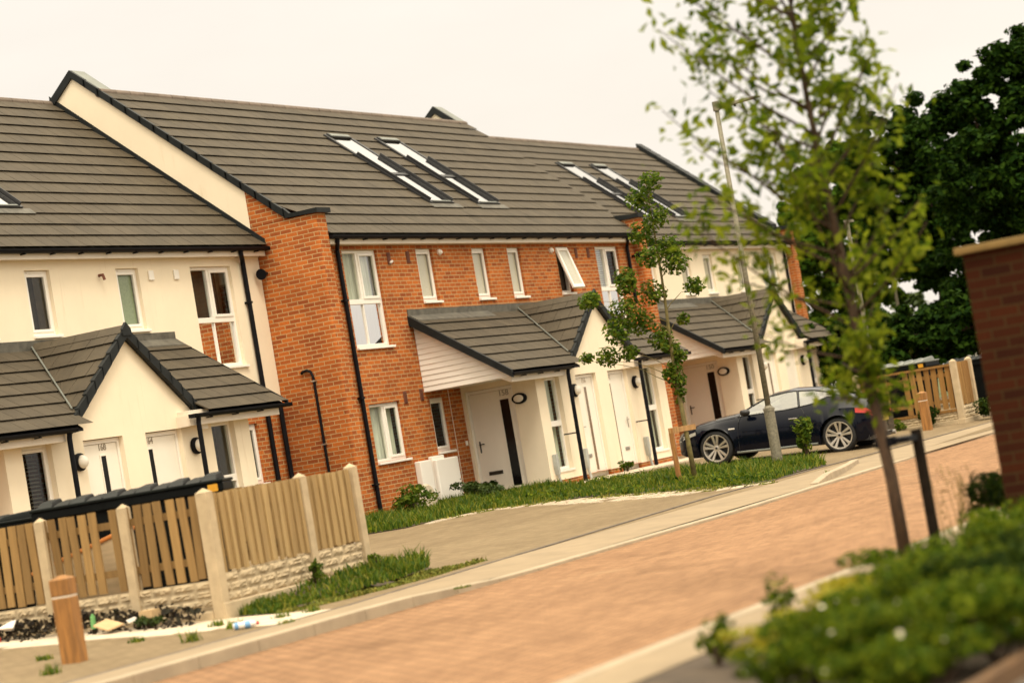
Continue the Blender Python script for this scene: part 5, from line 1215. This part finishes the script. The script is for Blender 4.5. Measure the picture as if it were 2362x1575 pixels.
# ------------------------------------------------------------------ far bin store
ff = thing('bin_store_fence', 'orange-brown slatted bin store fence with concrete posts, right of the parked car', 'fence', (0, 0, 0))
cx, cy = 10.35, -7.15
for (x, y) in ((cx, cy), (cx, cy + 2.15), (cx + 1.15, cy)): concrete_post(x, y, -.32, 1.14, .13, ff)
board_panel((cx - .01, cy + 2.09), (cx - .01, cy + .07), .10, 1.0, ff, M['boardfar'], pitch=.15, bw=.11, skip=(4, 5))
q = MB(); q.box(cx - .05, cx + .03, cy + .07, cy + 2.09, 1.0, 1.05); q.box(cx - .04, cx + .02, cy + .07, cy + 2.09, .04, .10); q.build('rail', M['boardfar'], ff)
gravel_board((cx, cy + 2.09), (cx, cy + .07), -.13, .04, ff)
board_panel((cx + .07, cy - .01), (cx + 1.09, cy - .01), .16, 1.06, ff, M['boardfar'], pitch=.07, bw=.05)
gravel_board((cx + .07, cy), (cx + 1.09, cy), -.12, .14, ff)
q = MB(); q.box(cx - .09, cx + 1.25, cy - .08, cy + .07, -.4, -.125); q.box(cx - .10, cx + .06, cy + .07, cy + 2.2, -.4, -.125); q.build('base_strip', M['concrete'], ff, bevel=.01)
big_bin('far bin with light grey ribbed lid, behind the orange slatted fence', (11.5, -5.7, -.1), R(-90), 1.35, 1.0, 1.36, 'bins in the wooden bin stores').children[1].data.materials[0] = M['capmetal']
big_bin('far dark bin beside the light-lidded one, towards the garden wall', (12.9, -6.9, -.12), R(-90), 1.2, 1.0, 1.24, 'bins in the wooden bin stores')
leafy('shrub', 'dark rounded bush at the right end of the far bin store', 'shrub', (11.0, -7.75, -.26), .5, .55, 1100, 'shrubdark', .05)
leafy('weed_plant', 'dark weed behind the orange-brown far bollard', 'weed', (9.95, -6.55, -.22), .25, .45, 400, 'shrubdark', .05)
leafy('weed_plant', 'tuft of weeds at the foot of the far fence base, left of the bollard', 'weed', (10.05, -5.75, -.2), .3, .25, 260, 'leafdark', .04)
ep = thing('end_fence', 'short board fence with a concrete post against the end house', 'fence', (0, 0, 0))
concrete_post(25.2, -1.1, -.1, 1.35, .22, ep); board_panel((22.9, -1.1), (25.1, -1.1), .1, 1.2, ep, M['boardfar'], pitch=.15, bw=.13)
hs = thing('distant_house', 'pale gable of a distant house just above the far fence', 'house', (69.4, 9.0, -.1))
q = MB(); q.prism([(-.9, 0), (.9, 0), (.9, 1.2), (0, 2.25), (-.9, 1.2)], 0, -.2, 6); q.build('wall', M['fargable'], hs)
q = MB(); 
for s_ in (-1, 1): q.hexa([(-.35, 0, 2.28), (6, 0, 2.28), (6, s_ * 1.05, 1.05), (-.35, s_ * 1.05, 1.05), (-.35, 0, 2.38), (6, 0, 2.38), (6, s_ * 1.05, 1.15), (-.35, s_ * 1.05, 1.15)])
q.build('roof', M['capmetal'], hs)

# ------------------------------------------------------------------ parked car
car = thing('parked_car', 'dark navy two-door coupe with silver double-spoke wheels parked nose-in by the houses', 'car', (4.34, -5.55, -.165), 0)
car.scale = (.965, .965, .965)
car.rotation_euler = (math.atan(.050), 0, R(2))
ST = [0, .05, .18, .5, .88, 1.2, 1.4, 1.7, 2.0, 2.4, 2.9, 3.2, 3.5, 3.8, 4.05, 4.17]
TB = dict(w=[.50, .68, .80, .875, .91, .895, .885, .88, .88, .885, .90, .915, .915, .88, .81, .66],
          zsh=[.52, .57, .63, .71, .76, .775, .785, .795, .80, .81, .825, .84, .845, .83, .80, .72],
          zb=[.57, .64, .71, .79, .85, .88, .895, .905, .915, .93, .985, 1.10, 1.02, .935, .895, .81],
          wb=[.42, .58, .68, .74, .77, .785, .79, .79, .79, .785, .75, .635, .60, .60, .60, .50],
          zr=[.58, .65, .73, .825, .885, .92, .96, 1.10, 1.215, 1.265, 1.235, 1.165, 1.06, .965, .915, .825],
          wr=[.36, .50, .58, .63, .635, .63, .62, .585, .56, .55, .55, .545, .53, .53, .53, .44],
          zt=[.60, .67, .755, .855, .92, .955, 1.0, 1.165, 1.275, 1.32, 1.285, 1.205, 1.09, .985, .93, .84])
def tab(k, s): return float(np.interp(s, ST, TB[k]))
RA, AX = .375, (.88, 3.385)
def zlow(s):
    z = .19 if .3 < s < 3.9 else .19 + .10 * (1 if s <= .3 else 1) * (abs(s - (.3 if s <= .3 else 3.9)) / .3)
    for a in AX:
        if abs(s - a) < RA: z = max(z, .335 + math.sqrt(RA * RA - (s - a) ** 2))
    return z
def ring(s):
    w, zs, zb, wb, zr_, wr, zt = (tab(k, s) for k in ('w', 'zsh', 'zb', 'wb', 'zr', 'wr', 'zt'))
    zl = zlow(s); z1 = max(.44, zl + .012); z15 = max(z1 + .01, .60 if zs > .62 else zs - .02)
    fl = 0
    for a in AX:
        if abs(s - a) < RA + .10: fl = .018
    return [(w * .95 + fl, zl), (w + fl, z1), (w * .995 + fl * .6, z15), (w * .97, max(zs, z15 + .005)), (wb, max(zb, zs + .02)), (wr, zr_), (wr * .55, zr_ + (zt - zr_) * .75), (0, zt)]
sts = sorted(set([round(x * .05, 3) for x in range(0, 84)] + [4.17] + [round(a + RA * math.cos(t * math.pi / 10), 4) for a in AX for t in range(11)] + [a + d * (RA + .001) for a in AX for d in (-1, 1)]))
Y0 = 2.1325
rings = [ring(s) for s in sts]
gs = lambda s: s if s < 3.55 else 3.55 + (s - 3.55) * .80
def carkey(i, j):
    s = (sts[i] + sts[i + 1]) / 2
    if j == 4 and 1.42 < s < 3.28: return 'side_window'
    if j in (5, 6) and 1.40 < s < 1.96: return 'windscreen'
    if j in (5, 6) and 2.98 < s < 3.66: return 'rear_window'
    return 'body'
for key, mt_ in (('body', 'carpaint'), ('side_window', 'carglass'), ('windscreen', 'carglass'), ('rear_window', 'carglass')):
    sides = (-1, 1) if key == 'side_window' else (0,)
    for sd in sides:
        mb = MB(); idx = {}
        def vid(i, j, sg):
            k = (i, j, sg if j < 7 else 0)
            if k not in idx: idx[k] = len(mb.v); x, z = rings[i][j]; mb.v.append((sg * x, Y0 - gs(sts[i]), z))
            return idx[k]
        for sg in ((-1, 1) if sd == 0 else (sd,)):
            for i in range(len(sts) - 1):
                for j in range(7):
                    if carkey(i, j) != key: continue
                    q = [vid(i, j, sg), vid(i + 1, j, sg), vid(i + 1, j + 1, sg), vid(i, j + 1, sg)]
                    mb.q.append(tuple(q if sg > 0 else q[::-1])); mb.mi.append(0)
            if key == 'body':
                for i in (0, len(sts) - 1):
                    c = [vid(i, j, sg) for j in range(8)] + [len(mb.v)]; x, z = rings[i][0]; mb.v.append((0, Y0 - gs(sts[i]), z)); mb.q.append(tuple(c)); mb.mi.append(0)
        o = mb.build(key, M[mt_], car, smooth=True)
        if key == 'body':
            mod = o.modifiers.new('edge', 'EDGE_SPLIT'); mod.split_angle = R(38)
# dark floor, arches and cabin fill
q = MB(); q.box(-.78, .78, Y0 - 3.95, Y0 - .25, .18, .34); q.box(-.62, .62, Y0 - 3.8, Y0 - .2, .34, .78); q.build('underbody', M['carblack'], car)
q = MB()
for sx in (-.36, .36):
    q.box(sx - .22, sx + .22, Y0 - 2.75, Y0 - 2.55, .70, 1.12); q.box(sx - .12, sx + .12, Y0 - 2.80, Y0 - 2.68, 1.12, 1.26)
q.box(-.7, .7, Y0 - 1.75, Y0 - 1.45, .78, .95); q.build('seat', M['cabin'], car, bevel=.04)
# window surround, shut lines
def side_line(name, pts, r, mat):
    for sg in (-1, 1):
        t = MB(); t.tube([(sg * (x + .002), Y0 - s, z) for s, x, z in pts], r, 6); t.build(name, M[mat], car)
belt = [(s, tab('wb', s) + .004, tab('zb', s) + .002) for s in np.arange(1.36, 3.30, .12)]
rail = [(s, tab('wr', s) + .003, tab('zr', s) + .004) for s in np.arange(1.40, 3.32, .12)]
side_line('window_trim', belt + [(3.30, tab('wb', 3.3) - .04, tab('zb', 3.3) + .05), (3.28, tab('wr', 3.28) + .08, tab('zr', 3.28) - .06)], .009, 'carblack')
side_line('roof_rail', rail, .012, 'carblack')
side_line('door_pillar', [(2.62, tab('wb', 2.62) + .003, tab('zb', 2.62)), (2.56, tab('wr', 2.56) + .003, tab('zr', 2.56))], .024, 'carblack')
side_line('shut_line', [(1.36, .885, .22), (1.36, .893, .44), (1.36, .890, .60), (1.39, .865, .79), (1.42, .795, .905)], .005, 'carblack')
side_line('shut_line', [(2.62, .885, .22), (2.72, .897, .44), (2.76, .898, .60), (2.74, .872, .82), (2.66, .79, .945)], .005, 'carblack')
side_line('bonnet_line', [(.35, .74, .765), (.8, .765, .857), (1.3, .79, .90)], .004, 'carblack')
side_line('side_skirt', [(1.30, .872, .21), (2.2, .868, .21), (2.95, .878, .22)], .022, 'capmetal')
for sg in (-1, 1):
    h = MB(); h.box(min(sg * .875, sg * .91), max(sg * .875, sg * .91), Y0 - 2.60, Y0 - 2.42, .735, .757); h.build('door_handle', M['steel'], car, bevel=.006)
    h = MB(); h.box(min(sg * .88, sg * .915), max(sg * .88, sg * .915), Y0 - 1.30, Y0 - 1.18, .665, .692); h.build('side_badge', M['white'], car, bevel=.003)
    m = MB(); m.lathe([(.01, -.10), (.07, -.09), (.085, 0), (.075, .06), (.01, .09)], (sg * .985, Y0 - 1.60, .965), 'y', 12, sy=.75)
    m.tube([(sg * .80, Y0 - 1.58, .915), (sg * .95, Y0 - 1.60, .94)], .022, 8); m.build('mirror', M['carblack'], car, smooth=True)
    l = MB(); pts = []
    for s in (.09, .2, .35, .48):
        x = float(np.interp(s, ST, TB['w'])) ; z = tab('zsh', s)
        pts.append([(sg * (x * .99 + .010), Y0 - s, z - .075), (sg * (x * .975 + .010), Y0 - s, z - .012)])
    for a, b in zip(pts, pts[1:]): l.quad(a[0], b[0], b[1], a[1])
    l.quad(pts[0][0], pts[0][1], (sg * .52, Y0 + .0, .56), (sg * .50, Y0 + .0, .48)); l.build('headlight', M['clearlens'], car, smooth=True)
    l = MB(); pts = []
    for s in (3.80, 3.92, 4.05, 4.16):
        x = tab('w', s); z = tab('zsh', s); pts.append([(sg * (x * .995 + .012), Y0 - gs(s), z - .10), (sg * (x * .975 + .012), Y0 - gs(s), z - .005)])
    for a, b in zip(pts, pts[1:]): l.quad(a[0], b[0], b[1], a[1])
    l.quad(pts[-1][0], pts[-1][1], (sg * .42, Y0 - gs(4.185), .74), (sg * .42, Y0 - gs(4.185), .66)); l.build('tail_light', M['redlens'], car, smooth=True)
    b = MB(); b.tube([(sg * .5, Y0 - gs(4.12), .24), (sg * .5, Y0 - gs(4.24), .24)], .045, 12); b.build('exhaust', M['steel'], car)
q = MB(); q.hexa([(-.42, Y0 + .012, .26), (.42, Y0 + .012, .26), (.50, Y0 + .01, .36), (-.50, Y0 + .01, .36), (-.36, Y0 + .012, .54), (.36, Y0 + .012, .54), (.36, Y0 - .02, .54), (-.36, Y0 - .02, .54)]); q.build('grille', M['carblack'], car)
q = MB(); q.hexa([(-.55, Y0 - gs(4.0), .925), (.55, Y0 - gs(4.0), .925), (.55, Y0 - gs(4.16), .955), (-.55, Y0 - gs(4.16), .955), (-.55, Y0 - gs(4.0), .94), (.55, Y0 - gs(4.0), .94), (.55, Y0 - gs(4.16), .975), (-.55, Y0 - gs(4.16), .975)]); q.build('spoiler', M['carpaint'], car)
q = MB(); q.box(-.26, .26, Y0 - gs(4.192), Y0 - gs(4.18), .50, .61); q.build('number_plate', M['plate'], car)
RW, RR = .335, .262
for s in AX:
    for sg in (-1, 1):
        xo = .905; c = (sg * (xo - .12), Y0 - s, RW)
        X_ = lambda r, h, a: (c[0] + sg * h, c[1] + r * math.cos(a), c[2] + r * math.sin(a))
        def wl(mb, prof, n=36):
            P = [X_(r, h, 2 * math.pi * k / n) for r, h in prof for k in range(n)]; F = []
            for i in range(len(prof) - 1):
                for k in range(n): F.append((i * n + k, i * n + (k + 1) % n, (i + 1) * n + (k + 1) % n, (i + 1) * n + k))
            mb.add(P, F)
        w = MB(); wl(w, [(.20, -.11), (RW - .03, -.115), (RW, -.09), (RW + .002, 0), (RW, .085), (RW - .03, .115), (RR + .008, .118), (RR - .002, .10)]); wh = w.build('wheel', M['tyre'], car, smooth=True)
        r = MB(); wl(r, [(RR - .004, .098), (RR + .004, .121), (RR - .018, .119), (RR - .03, .07), (RR - .035, -.08)])
        for k in range(5):
            for d in (-1, 1):
                a0 = 2 * math.pi * k / 5 + .3; a1 = a0 + d * .21; pw = .021
                u0, u1 = (.045, a0 + d * .30), (RR - .022, a1)
                p0 = Vector((u0[0] * math.cos(u0[1]), u0[0] * math.sin(u0[1]))); p1 = Vector((u1[0] * math.cos(u1[1]), u1[0] * math.sin(u1[1])))
                t = (p1 - p0).normalized(); nn = Vector((-t.y, t.x))
                pts = []
                for hh in (.075, .108):
                    for p, ww, dh in ((p0, pw * .7, -.012), (p1, pw * 1.25, .008)):
                        for sgn in (-1, 1):
                            v = p + nn * ww * sgn; pts.append((c[0] + sg * (hh + dh), c[1] + v.x, c[2] + v.y))
                r.hexa([pts[0], pts[1], pts[3], pts[2], pts[4], pts[5], pts[7], pts[6]])
        wl(r, [(.0, .098), (.03, .10), (.062, .095), (.068, .07)], 20)
        r.build('rim', M['rim'], wh, bevel=.003)
        b = MB(); wl(b, [(.0, .0), (RR - .03, .0), (RR - .03, -.02)]); wl(b, [(.0, .108), (.022, .108), (.026, .09)], 14); b.build('brake_disc', M['carblack'], wh)

# ------------------------------------------------------------------ camera, sky, sun
cam = bpy.data.cameras.new('camera'); co = bpy.data.objects.new('camera', cam); COL.objects.link(co); S.camera = co
TH, PT, RO = R(26.565176), R(2.226715), R(9.65)
fh = Vector((math.cos(TH), math.sin(TH), 0)); rt = Vector((math.sin(TH), -math.cos(TH), 0)); up = Vector((0, 0, 1))
fw = fh * math.cos(PT) + up * math.sin(PT); uv_ = up * math.cos(PT) - fh * math.sin(PT)
cxv = rt * math.cos(RO) - uv_ * math.sin(RO); cyv = rt * math.sin(RO) + uv_ * math.cos(RO)
mt4 = Matrix((cxv, cyv, -fw)).transposed().to_4x4(); mt4.translation = Vector((-38.37212, -21.4278, 1.1)); co.matrix_world = mt4
cam.sensor_width = 36; cam.lens = 36 * 5500 / 2362; cam.clip_start = .5; cam.clip_end = 3000
cam.dof.use_dof = True; cam.dof.focus_distance = 37; cam.dof.aperture_fstop = 1.3

wd = bpy.data.worlds.new('World'); S.world = wd; wd.use_nodes = True; t = wd.node_tree; t.nodes.clear()
SUN_EL, SUN_AZ = 58, 222            # azimuth of the sun, clockwise from +Y
sky = t.nodes.new('ShaderNodeTexSky'); sky.sky_type = 'NISHITA'; sky.sun_disc = False
sky.sun_elevation = R(SUN_EL); sky.sun_rotation = R(SUN_AZ); sky.dust_density = 4; sky.air_density = 1.2
sc = N(t, 'ShaderNodeMix'); sc.data_type = 'RGBA'; sc.blend_type = 'MULTIPLY'; sc.inputs[0].default_value = 1
t.links.new(sky.outputs[0], sc.inputs[6]); sc.inputs[7].default_value = (1.0, .80, .55, 1)
tc = t.nodes.new('ShaderNodeTexCoord'); sp = N(t, 'ShaderNodeSeparateXYZ'); t.links.new(tc.outputs['Generated'], sp.inputs[0])
cr = N(t, 'ShaderNodeValToRGB'); cr.color_ramp.elements[0].position = 0; cr.color_ramp.elements[0].color = (9.1, 8.3, 7.2, 1)
cr.color_ramp.elements[1].position = 1; cr.color_ramp.elements[1].color = (36, 32, 24.5, 1)
e = cr.color_ramp.elements.new(.22); e.color = (9.5, 8.85, 8.0, 1)
t.links.new(sp.outputs[2], cr.inputs[0])
veil = N(t, 'ShaderNodeMix'); veil.data_type = 'RGBA'; veil.inputs[0].default_value = .93          # cloud veil over the sky
mpw = N(t, 'ShaderNodeMapping'); mpw.inputs['Scale'].default_value = (2.2, 2.2, 7); t.links.new(tc.outputs['Generated'], mpw.inputs[0])
cl_ = ramp(t, noise(t, 1.6, 6, mpw.outputs[0], .55), .3, .75)
cloud = mixc(t, cl_, mixc(t, 1.0, cr.outputs[0], (.90, .895, .89), 'MULTIPLY'), cr.outputs[0])
t.links.new(sc.outputs[2], veil.inputs[6]); t.links.new(cloud, veil.inputs[7])
bg = t.nodes.new('ShaderNodeBackground'); bg.inputs[1].default_value = .10
t.links.new(veil.outputs[2], bg.inputs[0]); ow = t.nodes.new('ShaderNodeOutputWorld'); t.links.new(bg.outputs[0], ow.inputs[0])
sl_ = bpy.data.lights.new('sun', 'SUN'); sl_.energy = 1.5; sl_.angle = R(16); sl_.color = (1, .93, .78); so = bpy.data.objects.new('sun', sl_); COL.objects.link(so)
d = Vector((math.sin(R(SUN_AZ)) * math.cos(R(SUN_EL)), math.cos(R(SUN_AZ)) * math.cos(R(SUN_EL)), math.sin(R(SUN_EL))))
so.rotation_euler = d.to_track_quat('Z', 'Y').to_euler(); so.location = (0, -30, 40)
S.view_settings.view_transform = 'Standard'; S.view_settings.look = 'None'; S.view_settings.exposure = .27; S.view_settings.gamma = 1
S.cycles.max_bounces = 6; S.cycles.transparent_max_bounces = 16; S.cycles.use_denoising = True
